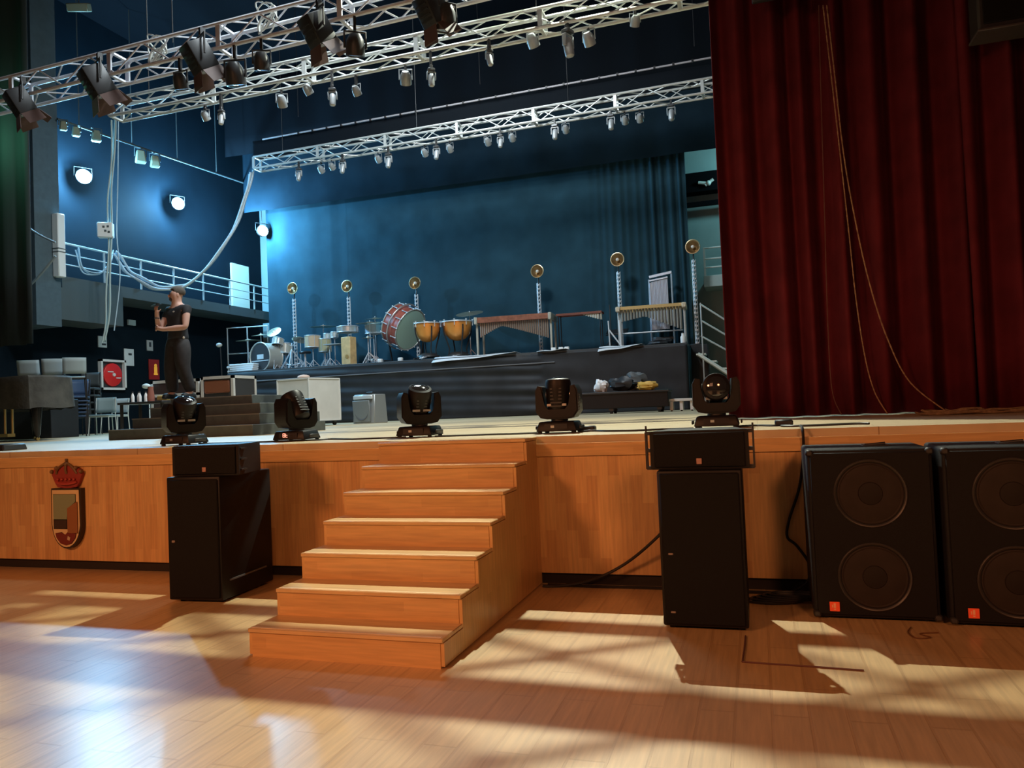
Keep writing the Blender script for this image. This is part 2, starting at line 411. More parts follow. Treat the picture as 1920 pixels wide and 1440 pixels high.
# coat of arms
ca = thing('coat_of_arms', 'painted shield with red crown fixed to the orange stage front', 'coat of arms', (at(131, 900, 0).x, 0, 0))
AMX = Matrix(((1, 0, 0, 0), (0, 0, -1, 0), (0, 1, 0, 0), (0, 0, 0, 1)))
def plate(pts, y, th): return MB().prism(pts, th, T(0, -y, 0) @ AMX, bev=.003)
zt, zb = .79, .21
def shield(wd, zt, zb, n=14):
    r = wd; zc = zb + r * 1.25
    return [(-wd, zt), (-wd, zc)] + [(-wd * math.cos(PI * k / n), zc - r * 1.25 * math.sin(PI * k / n)) for k in range(1, n)] + [(wd, zc), (wd, zt)]
sh = plate(shield(.185, zt, zb), .0, .05).build('shield', pm('shield_board', (.035, .022, .012), .5), ca)
plate(shield(.168, zt - .012, zb + .014), .05, .006).build('shield_border', pm('shield_cream', (.66, .50, .26), .5), sh)
plate([(-.152, .49), (-.152, .735), (.13, .735), (.13, .66), (.03, .60), (.02, .49)], .056, .006).build('green_field', pm('shield_green', (.22, .27, .16), .5), sh)
plate([(-.150, .40), (-.150, .49), (.02, .49), (.02, .40)], .057, .006).build('dark_field', pm('shield_dark', (.04, .02, .012), .5), sh)
plate([(.022, .36), (.022, .60), (.13, .66), (.152, .66), (.152, .36)], .057, .006).build('brown_field', pm('shield_brown', (.27, .11, .035), .5), sh)
plate([(-.13, .36), (-.118, .315), (-.07, .262), (0, .243), (.07, .262), (.118, .315), (.13, .36), (.02, .37), (-.01, .34), (-.05, .37)], .057, .006).build('red_field', pm('shield_red', (.16, .02, .012), .5), sh)
plate([(-.06 + .04 * math.cos(a), 0) for a in ()] or [(.02, .30), (.05, .29), (.06, .32), (.03, .335)], .063, .004).build('small_charge', pm('shield_pale', (.5, .38, .25), .5), sh)
CR = pm('crown_red', (.27, .035, .025), .5); CG = pm('crown_gold', (.16, .09, .035), .45)
crn = plate([(-.12, .80), (-.15, .84), (-.19, .92), (-.165, .97), (-.08, 1.0), (0, 1.01), (.08, 1.0), (.165, .97), (.19, .92), (.15, .84), (.12, .80), (0, .785)], 0, .035).build('crown', CR, ca)
m = MB()
for x, z in ((-.18, .95), (-.12, .985), (0, 1.02), (.12, .985), (.18, .95)): m.ball((x, -.04, z), .02)
for x in (-.09, .0, .09): m.tube([(x * 1.4, -.035, .93), (x * 1.2, -.048, .97), (x * .8, -.045, 1.0), (x * .2, -.038, 1.03)], .012)
m.box((0, -.038, 1.05), (.012, .02, .05)); m.build('crown_arches', CG, crn)
m = MB()
m.tube([(-.13, -.04, .85), (-.06, -.05, .835), (.0, -.052, .83), (.06, -.05, .835), (.13, -.04, .85)], .014)
for k in range(5): m.ball((-.10 + .05 * k, -.045, .875), .014)
m.build('crown_band', pm('crown_band', (.38, .05, .035), .4), crn)

# ------------------------------------------------------------------ moving heads on the stage edge
HEADM = pm('head_shell', (.008, .0062, .0066), .45, spec=.25); LENS = pm('lens_glass', (.02, .02, .022), .08, coat=1)
LOGO = pm('dim_logo', (.10, .055, .045), .5); STEEL = pm('steel_bits', (.6, .58, .55), .3, .8)
def digits(txt, parent, loc, size, mat, vertical=False):
    SEG = {'8': 'abcdefg', '5': 'afgcd', 'T': 'gefd', '7': 'abc', '1': 'bc', '3': 'abgcd', '6': 'afgecd'}
    m = MB(); h_, w_ = size, size * .55; th = size * .16
    for i, c in enumerate(txt):
        x = (i - (len(txt) - 1) / 2) * w_ * 1.55
        for s_ in SEG.get(c, 'abcdefg'):
            q = dict(a=(0, h_ / 2, w_, th), g=(0, 0, w_, th), d=(0, -h_ / 2, w_, th), f=(-w_ / 2, h_ / 4, th, h_ / 2), b=(w_ / 2, h_ / 4, th, h_ / 2), e=(-w_ / 2, -h_ / 4, th, h_ / 2), c=(w_ / 2, -h_ / 4, th, h_ / 2))[s_]
            m.box((x + q[0], 0, q[1]), (q[2], .003, q[3]))
    return m.build('display_digits', mat, parent, loc=loc)
def edge_head(label, loc, rz, tilt, disp=None, pan=0.):
    t = thing('moving_head', label, 'stage light', loc, rz, 'moving heads along the stage edge')
    b = MB().box((0, 0, .06), (.36, .30, .085), bev=.012, seg=2, taper=(.86, .86)).build('base', HEADM, t)
    MB().box((0, -.143, .06), (.2, .012, .045), RX(0)).build('display', pm('display_dark', (.03, .022, .02), .25), b)
    if disp: digits(disp, b, (-.03, -.151, .062), .035, pm('display_glow', (.8, .3, .2), .4, emit=((1, .42, .3), 1.2)))
    else:
        MB().box((-.03, -.150, .06), (.03, .004, .02)).build('display_window', STEEL, b)
    for x in (-.15, .15):
        for y in (-.12, .12): MB().cyl((x, y, 0), (x, y, .03), .02, n=8).build('foot', RUBBER, b)
    for sx in (-1, 1): MB().box((sx * .195, 0, .05), (.012, .16, .03), bev=.004).build('base_handle', BLACKM, b)
    R = RZ(pan)
    MB().cyl((0, 0, .105), (0, 0, .128), .075, n=20).build('pan_bearing', BLACKM, t)
    # yoke: U in the XZ plane
    yo = [(-.188, .37), (-.19, .19), (-.15, .135), (-.09, .122), (.09, .122), (.15, .135), (.19, .19), (.188, .37), (.165, .415), (.125, .405), (.117, .24), (.08, .195), (-.08, .195), (-.117, .24), (-.125, .405), (-.165, .415)]
    y = MB().prism(yo, .20, R @ T(0, .10, 0) @ AMX, bev=.012).build('yoke', HEADM, t)
    m = MB()
    for k in range(7): m.box((.191, -.04, .20 + k * .022), (.004, .028, .011), R)
    m.build('yoke_lettering', LOGO, y)
    MH = R @ T(0, 0, .325) @ RX(tilt)
    hd = MB().lathe([(0, -.14), (.07, -.14), (.096, -.12), (.108, -.05), (.111, .05), (.113, .11), (.106, .14), (.084, .15)], 22, MH).build('head', HEADM, t)
    MB().lathe([(.083, .148), (.06, .158), (.03, .164), (0, .166)], 20, MH).build('lens', LENS, hd)
    m = MB()
    for a in range(6): m.box((.0, -.1, -.09 + a * .03), (.10, .012, .012), MH)
    m.build('head_vents', BLACKM, hd)
    for sx in (-1, 1):
        MB().cyl((sx * .088, 0, .335), (sx * .11, 0, .335), .035, n=14, M=R).build('tilt_pivot', STEEL, hd)
    m = MB()
    for sx in (-1, 1): m.box((sx * .05, -.08, .245), (.07, .02, .02), R)
    m.build('tilt_lock', STEEL, y)
    return t
ED = [(345, 'leftmost black moving head, on the stage edge in front of the man on the steps', 'tilted', .5, None, 1.0, .55),
      (556, 'black moving head tipped sideways in front of the pale crate, digits glowing', 't', -.55, '8T', 1.25, .7),
      (787, 'black moving head at the top of the stairs, head turned upward', 't', .45, None, .7, .72),
      (1050, 'black moving head on the stage edge just right of the stairs', 't', .0, None, 0, .72),
      (1345, 'black moving head beside the red curtain, above the right speaker tower', 't', 1.45, None, .1, .75)]
for px, lab, _, tilt, dg, pan, Y in ED:
    p = at(px, 800, Y)
    edge_head(lab, (p.x, Y, H), 0.0, tilt, dg, pan)

# ================================================================== trusses
def truss(name, label, x0, x1, Y, z0, z1, s_, mat, sub=.5):
    """box truss from x0 (underside front chord height z0) to x1 (z1)"""
    t = thing(name, label, 'truss', (x0, Y, z0))
    L_ = x1 - x0; sl = (z1 - z0) / L_
    n = max(2, int(L_ / sub)); P = lambda x, y, z: (x, y, z + sl * x)
    for y in (0, s_):
        for z in (0, s_):
            MB().cyl(P(0, y, z), P(L_, y, z), .03, n=8).build('chord', mat, t)
    def face(a, b, ph, diag=True):
        m = MB()
        for k in range(n):
            xa, xb = L_ * k / n, L_ * (k + 1) / n; xm = (xa + xb) / 2
            A, B = (a, b) if k % 2 == ph else (b, a)
            m.cyl(P(xa, *A), P(xb, *B), .0125, n=6)
        m.build('lacing', mat, t)
    face((0, 0), (0, s_), 0); face((s_, 0), (s_, s_), 1); face((0, 0), (s_, 0), 1); face((0, s_), (s_, s_), 0)
    for k in range(4):
        x = L_ * (.06 + .29 * k); MB().cyl(P(x, s_ / 2, s_), (x, s_ / 2, 12.99 - z0), .008, n=6).build('hoist_wire', BLACKM, t)
    k = 0
    while k * 2.0 <= L_ + .01:
        x = min(k * 2.0, L_); m = MB()
        for y in (0, s_): m.box(P(x, y, s_ / 2), (.07, .03, s_))
        for z in (0, s_): m.box(P(x, s_ / 2, z), (.05, s_, .03))
        m.build('end_frame', mat, t); k += 1
    return t
TW = pm('light_offset_alu', (.72, .74, .80), .5, .2)  # hall light offset in the colour: aluminium tinted paler and bluer
T1Y, T2Y, T3Y = 3.45, 5.0, 12.0
truss('lighting_truss', 'nearest lighting truss with barn-door spotlights, top left of the picture', -13.2, 1.2, T1Y, 6.66, 6.98, .36, TW)
truss('lighting_truss', 'middle silver lighting truss with hanging lamps, ends above the upright cables', -10.76, 1.6, T2Y, 6.90, 7.0, .29, ALU)
truss('lighting_truss', 'rear silver lighting truss in front of the blue backdrop', -12.82, 1.0, T3Y, 8.24, 8.36, .32, ALU)

# hanging luminaires
SILV = pm('silver_head', (.34, .36, .37), .38, .25); DKH = pm('dark_head', (.05, .052, .055), .35); GLASS = pm('lamp_glass', (.42, .44, .45), .12, coat=1)
def chord(tr_, x):
    (xa, za), (xb, zb_) = tr_; return za + (zb_ - za) * (x - xa) / (xb - xa)
TC1, TC2, TC3 = ((-13.2, 6.66), (1.2, 6.98)), ((-10.76, 6.90), (1.6, 7.0)), ((-12.82, 8.24), (1.0, 8.36))
def hook(t, top, tc):
    d = chord(tc, top.x) - .02 - top.z
    if d > 0: MB().box((0, 0, d / 2), (.035, .05, d)).build('hook', BLACKM, t)
def hang_head(name, label, top, Ln, mat, rz=0, tilt=0., group=None):
    t = thing(name, label, 'stage light', top, rz, group); k = Ln / .55
    MB().box((0, 0, -.05 * k), (.2 * k, .16 * k, .08 * k), bev=.01).build('base', DKH, t)
    m = MB()
    m.box((0, 0, -.115 * k), (.24 * k, .08 * k, .03 * k), bev=.006)
    for sx in (-1, 1): m.box((sx * .115 * k, 0, -.22 * k), (.03 * k, .09 * k, .22 * k), bev=.008)
    m.build('yoke', mat, t)
    M = T(0, 0, -.30 * k) @ RX(tilt)
    h_ = MB().lathe([(0, .14 * k), (.06 * k, .14 * k), (.085 * k, .10 * k), (.09 * k, 0), (.085 * k, -.16 * k), (.075 * k, -.2 * k)], 16, M).build('head', mat, t)
    MB().lathe([(.076 * k, -.195 * k), (.05 * k, -.215 * k), (0, -.225 * k)], 16, M).build('lens', GLASS, h_)
    MB().box((0, 0, .01), (.05, .06, .07), bev=.006).build('clamp', BLACKM, t)
    return t
def par(name, label, top, r, mat, rz=0, tilt=.9, group=None):
    t = thing(name, label, 'stage light', top, rz, group); k = r / .09
    m = MB()
    m.tube([(-.1 * k, 0, -.2 * k), (-.1 * k, 0, -.04 * k), (.1 * k, 0, -.04 * k), (.1 * k, 0, -.2 * k)], .012 * k, 6); m.build('yoke', mat, t)
    M = T(0, 0, -.19 * k) @ RX(tilt)
    c = MB().lathe([(0, .12 * k), (.05 * k, .12 * k), (.08 * k, .07 * k), (.09 * k, 0), (.09 * k, -.08 * k), (.083 * k, -.08 * k), (.08 * k, -.06 * k)], 16, M).build('can', mat, t)
    MB().lathe([(.082 * k, -.068 * k), (.05 * k, -.075 * k), (0, -.078 * k)], 16, M).build('lens', GLASS, c)
    MB().box((0, 0, -.005), (.04, .05, .07), bev=.006).build('clamp', BLACKM, t)
    return t
T2H = [(415, 206, 237), (623, 165, 202), (808, 128, 165), (917, 92, 127), (1064, 55, 112)]
for i, (px, y0, y1) in enumerate(T2H):
    p = at(px, y0, T2Y); q = at(px, y1, T2Y)
    t_ = hang_head('moving_head', f'{NTH[i]} from left of the five long moving heads under the middle truss', p, p.z - q.z, SILV, .3 * i, -.25 + .1 * (i % 3), 'moving heads under the middle truss'); hook(t_, p, TC2)
T2P = [(385, 203, 225), (528, 172, 200), (577, 152, 177), (668, 155, 174), (760, 126, 158), (998, 55, 88), (1103, 52, 85), (1190, 22, 45)]
for i, (px, y0, y1) in enumerate(T2P):
    p = at(px, y0, T2Y + .29); q = at(px, y1, T2Y + .29)
    t_ = par('par_lamp', f'{NTH[i]} from left of the short round lamps under the middle truss', p, max(.07, (p.z - q.z) / 3.0), SILV, .4 * math.sin(i * 2), .75, 'round lamps under the middle truss'); hook(t_, p, TC2)
T3H = [(560, 318, 342), (642, 302, 328), (728, 290, 318), (818, 276, 302), (938, 255, 280), (1040, 236, 265), (1145, 217, 247), (1258, 198, 230)]
for i, (px, y0, y1) in enumerate(T3H):
    p = at(px, y0 - 3, T3Y); q = at(px, y1, T3Y)
    t_ = hang_head('moving_head', f'{NTH[i]} from left of the eight long moving heads under the rear truss', p, p.z - q.z, SILV, .0, -.3, 'moving heads under the rear truss'); hook(t_, p, TC3)
T3P = [(602, 312, 322), (622, 306, 317), (709, 292, 305), (796, 280, 291), (843, 272, 283), (914, 259, 272), (960, 251, 264), (1060, 235, 248), (1171, 218, 231), (1199, 214, 229)]
for i, (px, y0, y1) in enumerate(T3P):
    p = at(px, y0 - 6, T3Y + .32); q = at(px, y1, T3Y + .32)
    t_ = par('par_lamp', f'{NTH[i]} from left of the ten small round lamps under the rear truss', p, .085, SILV, 0, 1.0, 'round lamps under the rear truss'); hook(t_, p, TC3)
# barn door spots on the nearest truss
BD = pm('barn_door', (.10, .055, .045), .6); SPB = pm('spot_black', (.018, .017, .018), .5)
def barn(label, px, py, py1, tilt=.55, rz=-.5):
    p = at(px, py, T1Y - .12); q = at(px, py1, T1Y - .12); k = (p.z - q.z) / .62
    t = thing('barn_door_spotlight', label, 'stage light', p, rz, 'barn-door spotlights on the nearest truss')
    m = MB(); m.tube([(-.17 * k, 0, -.34 * k), (-.17 * k, 0, -.08 * k), (.17 * k, 0, -.08 * k), (.17 * k, 0, -.34 * k)], .014 * k, 6); m.build('yoke', BLACKM, t)
    M = T(0, 0, -.33 * k) @ RX(tilt)
    b = MB().box((0, 0, 0), (.27 * k, .27 * k, .36 * k), M, bev=.02, seg=2).build('body', SPB, t)
    m = MB()
    for j in range(4): m.box((0, -.14 * k, (-.1 + .06 * j) * k), (.2 * k, .01, .02 * k), M)
    m.build('cooling_fins', BLACKM, b)
    MB().lathe([(.11 * k, -.182 * k), (.06 * k, -.20 * k), (0, -.205 * k)], 18, M).build('lens', GLASS, b)
    for sx, sy in ((1, 0), (-1, 0), (0, 1), (0, -1)):
        D = M @ T(sx * .14 * k, sy * .14 * k, -.18 * k) @ (RY(-.5 * sx) if sx else RX(.5 * sy))
        MB().box((0, 0, -.1 * k), ((.008 if sx else .25 * k), (.25 * k if sx else .008), .2 * k), D).build('barn_door_flap', BD, t)
    MB().box((0, .05, .0), (.06, .08, .12), bev=.006).build('clamp', BLACKM, t)
BDL = ['leftmost barn-door spotlight on the nearest truss, at the picture edge', 'second barn-door spotlight from left on the nearest truss', 'third barn-door spotlight from left on the nearest truss', 'fourth barn-door spotlight from left on the nearest truss', 'fifth barn-door spotlight from left, the rightmost on the nearest truss']
for (px, y0, y1), lab in zip([(36, 150, 228), (180, 105, 196), (372, 58, 150), (592, 6, 100), (806, -30, 62)], BDL): barn(lab, px, y0, y1)
for i, (px, y0, y1) in enumerate([(338, 128, 168), (440, 105, 160), (490, 88, 132), (665, 52, 105), (832, -5, 58)]):
    p = at(px, y0, T1Y); q = at(px, y1, T1Y)
    t_ = par('par_lamp', f'{NTH[i]} from left of the five black round lamps behind the nearest truss', p, max(.1, (p.z - q.z) / 3.0), DKH, .2 * i, .3, 'black round lamps on the nearest truss'); hook(t_, p, TC1)
# cable coils laid in the nearest truss
for i, (px, py) in enumerate([(295, 95), (500, 35)]):
    p = at(px, py, T1Y + .18); m = MB()
    for k in range(5):
        r_ = .13 + .012 * k; z_ = -.1 + .05 * k
        m.tube([(r_ * math.cos(a / 14 * 2 * PI), .3 * r_ * math.sin(a / 14 * 2 * PI), z_ + .16 * math.sin(a / 14 * 2 * PI + k)) for a in range(14)], .012, 5, True)
    tag(m.build('cable_coil', pm('pale_cable', (.55, .55, .5), .5), loc=p), ['pale cable coil in the nearest truss between second and third spotlights', 'pale cable coil in the nearest truss between third and fourth spotlights'][i], 'cable', 'cable coils in the nearest truss')

# ================================================================== left wing: lamps, cables, signs
CY = (.22, .62, 1.0)
EM = pm('work_lens', (.8, .95, 1), .3, emit=((.62, .95, 1), 60))
for i, (px, py) in enumerate([(158, 330), (335, 381), (497, 432)]):
    p = atx(px, py, -17.05) if i < 2 else at(px - 3, py, 16.25)
    lab = ['leftmost', 'middle', 'rightmost'][i] + ' of the three glaring blue-white work lamps above the gallery'
    t = thing('work_lamp', lab, 'lamp', p, math.radians(60), 'work lamps over the gallery')
    MB().lathe([(0, .14), (.12, .14), (.19, .04), (.2, -.06), (.19, -.06), (.17, -.02)], 24, T(0, .1, 0) @ RX(PI / 2) @ RX(PI)).build('housing', BLACKM, t)
    MB().lathe([(0, .012), (.17, .012), (.17, 0), (0, 0)], 24, T(0, .06, 0) @ RX(PI / 2)).build('lens', EM, t)
    m = MB(); m.tube([(-.22, .12, 0), (-.22, .12, .26), (.22, .12, .26), (.22, .12, 0)], .012, 6); m.cyl((0, .12, .26), ((0, .56, .26) if i < 2 else (0, .12, 12.98 - p.z)), .012); m.build('bracket', BLACKM, t)
    pl = Vector(p) + Vector((.25, -.12, -.02) if i < 2 else (-.15, -.5, -.05))
    lamp('POINT', 'work_lamp_light', pl, [1500, 1500, 900][i], CY, shadow_soft_size=.14)
pipe = thing('lamp_pipe', 'dim pipe running along the left wall above the work lamps', 'pipe', (-16.22, 0, 0))
pa, pb = atx(130, 232, -16.22), atx(470, 345, -16.22)
MB().cyl((0, pa.y - .35, pa.z), (0, pb.y + 1, pb.z), .03, n=8).build('pipe', GREYPAINT, pipe)
for k in range(5):
    q_ = pa.lerp(pb, .04 + .24 * k); MB().cyl((0, q_.y, q_.z), (0, q_.y, 12.98), .015, n=6).build('drop_rod', GREYPAINT, pipe)
OL = pm('olive_lamp', (.22, .22, .14), .6)
for i, (px, y0, y1, lab) in enumerate([(118, 222, 245, 'leftmost dim box lamp hanging over the left wing'), (142, 232, 256, 'second dim box lamp from left hanging over the left wing'), (180, 238, 266, 'third dim box lamp from left hanging over the left wing'), (263, 275, 306, 'narrow olive lamp hanging right of the upright cables'), (290, 286, 314, 'wide olive lamp hanging right of the upright cables')]):
    p = atx(px, y0, -16.22); q = atx(px, y1, -16.22); k = p.z - q.z
    t = thing('wing_lamp', lab, 'stage light', p, .9, 'dim lamps hanging in the left wing')
    MB().box((0, 0, -k * .6), (k * .6, k * .5, k * .75), bev=.03, taper=(.7, .7)).build('housing', OL, t)
    MB().tube([(-.32 * k, 0, -k * .6), (-.32 * k, 0, -.1 * k), (.32 * k, 0, -.1 * k), (.32 * k, 0, -k * .6)], .015, 6).build('yoke', GREYPAINT, t)
# olive flood top left, ladder
p = at(148, 14, 9)
t = thing('wing_lamp', 'olive box floodlight near the ceiling at the top left', 'stage light', p, .4)
MB().box((0, 0, 0), (.5, .3, .2), RX(.5), bev=.02).build('housing', OL, t); MB().cyl((0, 0, .1), (0, 0, 1.2), .015).build('drop_rod', GREYPAINT, t)
p = at(4, 60, 7.5); t = thing('ladder', 'pale upright ladder in the top left corner', 'ladder', (p.x, 7.5, 0))
zt_, zb_ = at(4, -30, 7.5).z, at(4, 130, 7.5).z
for dx in (-.16, .16): MB().box((dx, 0, (zt_ + zb_) / 2), (.04, .05, zt_ - zb_)).build('stile', OL, t)
k = 0
while zb_ + .2 + k * .42 < zt_:
    MB().cyl((-.16, 0, zb_ + .2 + k * .42), (.16, 0, zb_ + .2 + k * .42), .018, n=8).build('rung', OL, t); k += 1

CB = pm('pale_blue_cable', (.42, .52, .58), .55); CG2 = pm('grey_cable', (.22, .26, .26), .6); BC = pm('black_cable', (.012, .012, .012), .5)
def cable(name, label, pts, r, mat, n=5, strands=1, spread=.03, group=None):
    m = MB(); P = smooth(pts, n)
    for s_ in range(strands):
        a = 2 * PI * s_ / max(1, strands); o = Vector((math.cos(a) * spread, math.sin(a) * spread, math.sin(a + 1) * spread)) if strands > 1 else Vector()
        m.tube([p_ + o * (1 + .5 * math.sin(i * .7 + s_)) for i, p_ in enumerate(P)], r, 6)
    return tag(m.build(name, mat), label, 'cable', group)
sw = [(472, 322, 12.1), (462, 365, 12), (445, 415, 11.8), (420, 460, 11.5), (385, 505, 11.2), (352, 533, 11), (325, 541, 10.8), (290, 537, 10.6), (255, 520, 10.4), (232, 498, 10.3), (215, 474, 10.2)]
cable('cable_bundle', 'thick pale cable bundle swagging from the rear truss end to the gallery', [at(*q_) for q_ in sw], .03, CB, 5, 4, .05)
cable('cable_bundle', 'pale cable loop hanging over the gallery railing at its left end', [atx(x_, y_, -16.33) for x_, y_ in [(145, 466), (150, 495), (165, 512), (188, 512), (205, 495), (212, 470)]], .018, CB, 5, 3, .03)
cable('cable', 'grey cable sagging low at the far left edge', [at(x_, y_, 7.0) for x_, y_ in [(-20, 563), (20, 556), (50, 540), (80, 510), (104, 480)]], .03, CG2)
cable('cable', 'thin grey cable dropping from the left edge to the gallery end', [at(x_, y_, 7.0) for x_, y_ in [(-10, 366), (30, 405), (65, 435), (104, 455)]], .022, CG2)
cable('cable_bundle', 'upright pale cable bundle hanging from the middle truss end past the junction box', [at(x_, y_, 9.6) for x_, y_ in [(214, 222), (211, 300), (207, 370), (206, 440), (205, 520), (202, 590), (195, 640)]], .022, pm('pale_green_cable', (.40, .47, .44), .6), 4, 3, .045)
cable('cable', 'thin pale cable beside the upright bundle of cables', [at(x_, y_, 9.7) for x_, y_ in [(222, 225), (221, 330), (219, 440), (225, 520), (214, 620)]], .014, CB)
jb = at(198, 432, 9.5)
t = thing('junction_box', 'white box hanging on the upright cables above the gallery', 'box', jb, .55)
MB().box((0, 0, 0), (.36, .2, .38), bev=.02).build('housing', WHITE, t)
m = MB()
for dx, dz in ((-.02, .07), (.08, .08), (.02, -.03), (.1, -.06)): m.box((dx, -.104, dz), (.05, .012, .05))
m.build('socket', GREYPAINT, t)
# pale column wrapped at the gallery end
pz0, pz1 = atx(112, 520, -16.2), atx(112, 402, -16.2)
t = thing('white_post', 'narrow white wrapped post at the left end of the gallery railing', 'post', (-16.2, pz0.y, pz0.z))
MB().box((0, 0, (pz1.z - pz0.z) / 2), (.2, .22, pz1.z - pz0.z), bev=.02).build('sheet', WHITE, t)
m = MB()
for z_ in (.62, .70): m.box((0, 0, z_), (.215, .235, .02))
m.build('strap', GREYPAINT, t)

def wallthing(name, label, cat, px, py, wd, hh, mat, th=.03, X=-17.6, grp=None):
    p = atx(px, py, X)
    t = thing(name, label, cat, (X, p.y, p.z), PI / 2, grp)
    MB().box((0, -th / 2, 0), (wd, th, hh), bev=.004).build('panel', mat, t)
    return t
SGN = pm('sign_white', (.62, .66, .66), .6); SGD = pm('sign_dark', (.03, .035, .04), .6); RED = pm('hose_red', (.75, .02, .02), .4)
t = wallthing('wall_sign', 'small pale notice high on the dark wall left of the fire hose', 'sign', 191, 641, .3, .32, SGN)
m = MB(); m.box((.06, -.034, .06), (.1, .008, .1)); m.box((.04, -.034, -.07), (.14, .008, .05)); m.build('symbol', SGD, t)
wallthing('wall_box', 'small pale wall box above the white notice', 'box', 245, 605, .28, .16, SGN, .06)
t = wallthing('wall_sign', 'small grey notice on the wall just left of the man', 'sign', 280, 648, .24, .32, pm('sign_grey', (.3, .31, .3), .6))
m = MB(); m.box((0, -.034, .03), (.08, .008, .14)); m.build('symbol', SGD, t)
t = wallthing('wall_notice', 'white paper notice with a small dark mark beside the fire hose', 'sign', 241, 670, .36, .5, SGN)
m = MB(); m.box((.03, -.034, .09), (.12, .008, .06)); m.build('symbol', SGD, t)
p = atx(208, 703, -17.6)
t = thing('fire_hose_cabinet', 'white-framed fire hose cabinet with a red reel on the left wall', 'fire hose', (-17.6, p.y, p.z), PI / 2)
fr = MB()
for dx in (-.42, .42): fr.box((dx, -.06, 0), (.06, .12, .86))
for dz in (-.40, .40): fr.box((0, -.06, dz), (.9, .12, .06))
fr.build('frame', WHITE, t); MB().box((0, -.012, 0), (.8, .02, .78)).build('back_panel', SGD, t)
rl = MB().lathe([(0, .06), (.30, .06), (.33, .04), (.33, -.02), (0, -.02)], 28, T(.0, -.04, 0) @ RX(PI / 2)).build('reel', RED, t)
m = MB(); m.cyl((0, -.1, 0), (0, -.13, 0), .05); m.box((-.12, -.112, .08), (.2, .012, .03), RY(.0)); m.box((.16, -.112, -.09), (.16, .012, .03)); m.build('hub', WHITE, rl)
t = wallthing('fire_sign', 'small red glowing box with a yellow mark behind the flight case', 'sign', 288, 693, .42, .62, pm('fire_red', (.30, .012, .008), .5))
m = MB(); m.box((.05, -.035, -.14), (.16, .01, .05)); m.box((.05, -.035, -.02), (.12, .01, .20)); m.ball((.05, -.035, .12), .06, (1, .15, 1)); m.build('symbol', pm('fire_yellow', (.85, .42, .05), .5, emit=((1, .5, .05), .25)), t)
# dark mic stand left of the riser
p = at(418, 700, 12.5)
t = thing('microphone_stand', 'thin microphone stand with a grey round head left of the riser', 'stand', (p.x, 12.5, H))
zt_ = at(414, 648, 12.5).z - H
MB().cyl((0, 0, .02), (-.06, 0, zt_), .015, n=8).build('pole', BLACKM, t)
m = MB()
for k in range(3): a = k * 2.1 + .3; m.cyl((0, 0, .25), (.35 * math.cos(a), .35 * math.sin(a), .01), .012, n=6)
m.build('leg', BLACKM, t)
MB().ball((-.1, 0, zt_ + .02), .07, (1.3, 1, .9)).build('microphone', pm('mic_grey', (.45, .46, .46), .5), t)

# ================================================================== left stage: podium steps, man, cases, chairs, piano
PODM = pm('podium_grey', (.085, .098, .092), .6, noise=.15)
pod = thing('podium_steps', 'dark grey four-tier steps the man stands on', 'steps', (-7.95, 3.3, H))
tiers = [(-1.30, 1.24, 0, 1.9, .155), (-1.14, 1.14, .30, 1.6, .31), (-1.08, .94, .60, 1.2, .465), (-.90, .62, .85, .95, .60)]
zz = 0
for a, b, y0, dp, z1 in tiers:
    MB().box(((a + b) / 2, y0 + dp / 2, (zz + z1) / 2), (b - a, dp, z1 - zz), bev=.006).build('tier', PODM, pod)
    MB().box(((a + b) / 2, y0 - .002, z1 - .008), (b - a, .012, .016)).build('edge_strip', pm('edge_grey', (.2, .2, .18), .5), pod)
    zz = z1
# sheet and papers on top of the podium
PTOP = H + .60

# ---- the man
SK = pm('skin', (.62, .37, .29), .55); TSH = pm('black_tshirt', (.016, .017, .022), .75, noise=.2); TRO = pm('black_trousers', (.022, .019, .02), .8, noise=.3, nscale=14)
HAIR = pm('hair_brown', (.10, .085, .07), .75, bump=.6, bscale=120); SHOE = pm('shoe', (.012, .012, .012), .6); BEARD = pm('beard', (.08, .05, .04), .8)
GROW = 1.22
def skin(name, joints, bones, mat, parent, root=0, sub=2):
    """joints: {name: (pos, rx, ry)}; bones: pairs; one smooth skinned surface"""
    ks = list(joints); me = bpy.data.meshes.new(name)
    me.from_pydata([joints[k][0] for k in ks], [(ks.index(a), ks.index(b)) for a, b in bones], [])
    o = bpy.data.objects.new(name, me); COL.objects.link(o); o.parent = parent
    sm = o.modifiers.new('skin', 'SKIN'); sm.use_smooth_shade = True
    for i, k in enumerate(ks):
        v = me.skin_vertices[0].data[i]; v.radius = (joints[k][1] * GROW, joints[k][2] * GROW) if joints[k][1] > .02 else joints[k][1:3]; v.use_root = (i == root)
    ss = o.modifiers.new('sub', 'SUBSURF'); ss.levels = ss.render_levels = sub
    dg = bpy.context.evaluated_depsgraph_get(); ev = o.evaluated_get(dg); nm = bpy.data.meshes.new_from_object(ev)
    o.modifiers.clear(); o.data = nm
    if not nm.materials: nm.materials.append(mat)
    else: nm.materials[0] = mat
    for p_ in nm.polygons: p_.use_smooth = True
    return o
mp = at(337, 745, 4.25)
man = thing('person', 'man in black t-shirt and trousers on the dark steps, hand raised to his chest', 'person', (mp.x, 4.25, PTOP), math.radians(-10))
J = {'pelvis': ((0, 0, .96), .135, .105), 'waist': ((0, .0, 1.09), .125, .095), 'chest': ((0, .0, 1.30), .15, .105), 'upper': ((0, .015, 1.42), .125, .085),
     'neck': ((0, .0, 1.51), .055, .058), 'skull0': ((0, -.012, 1.60), .066, .078), 'skull': ((0, -.008, 1.68), .076, .094), 'crown': ((0, .0, 1.74), .052, .066)}
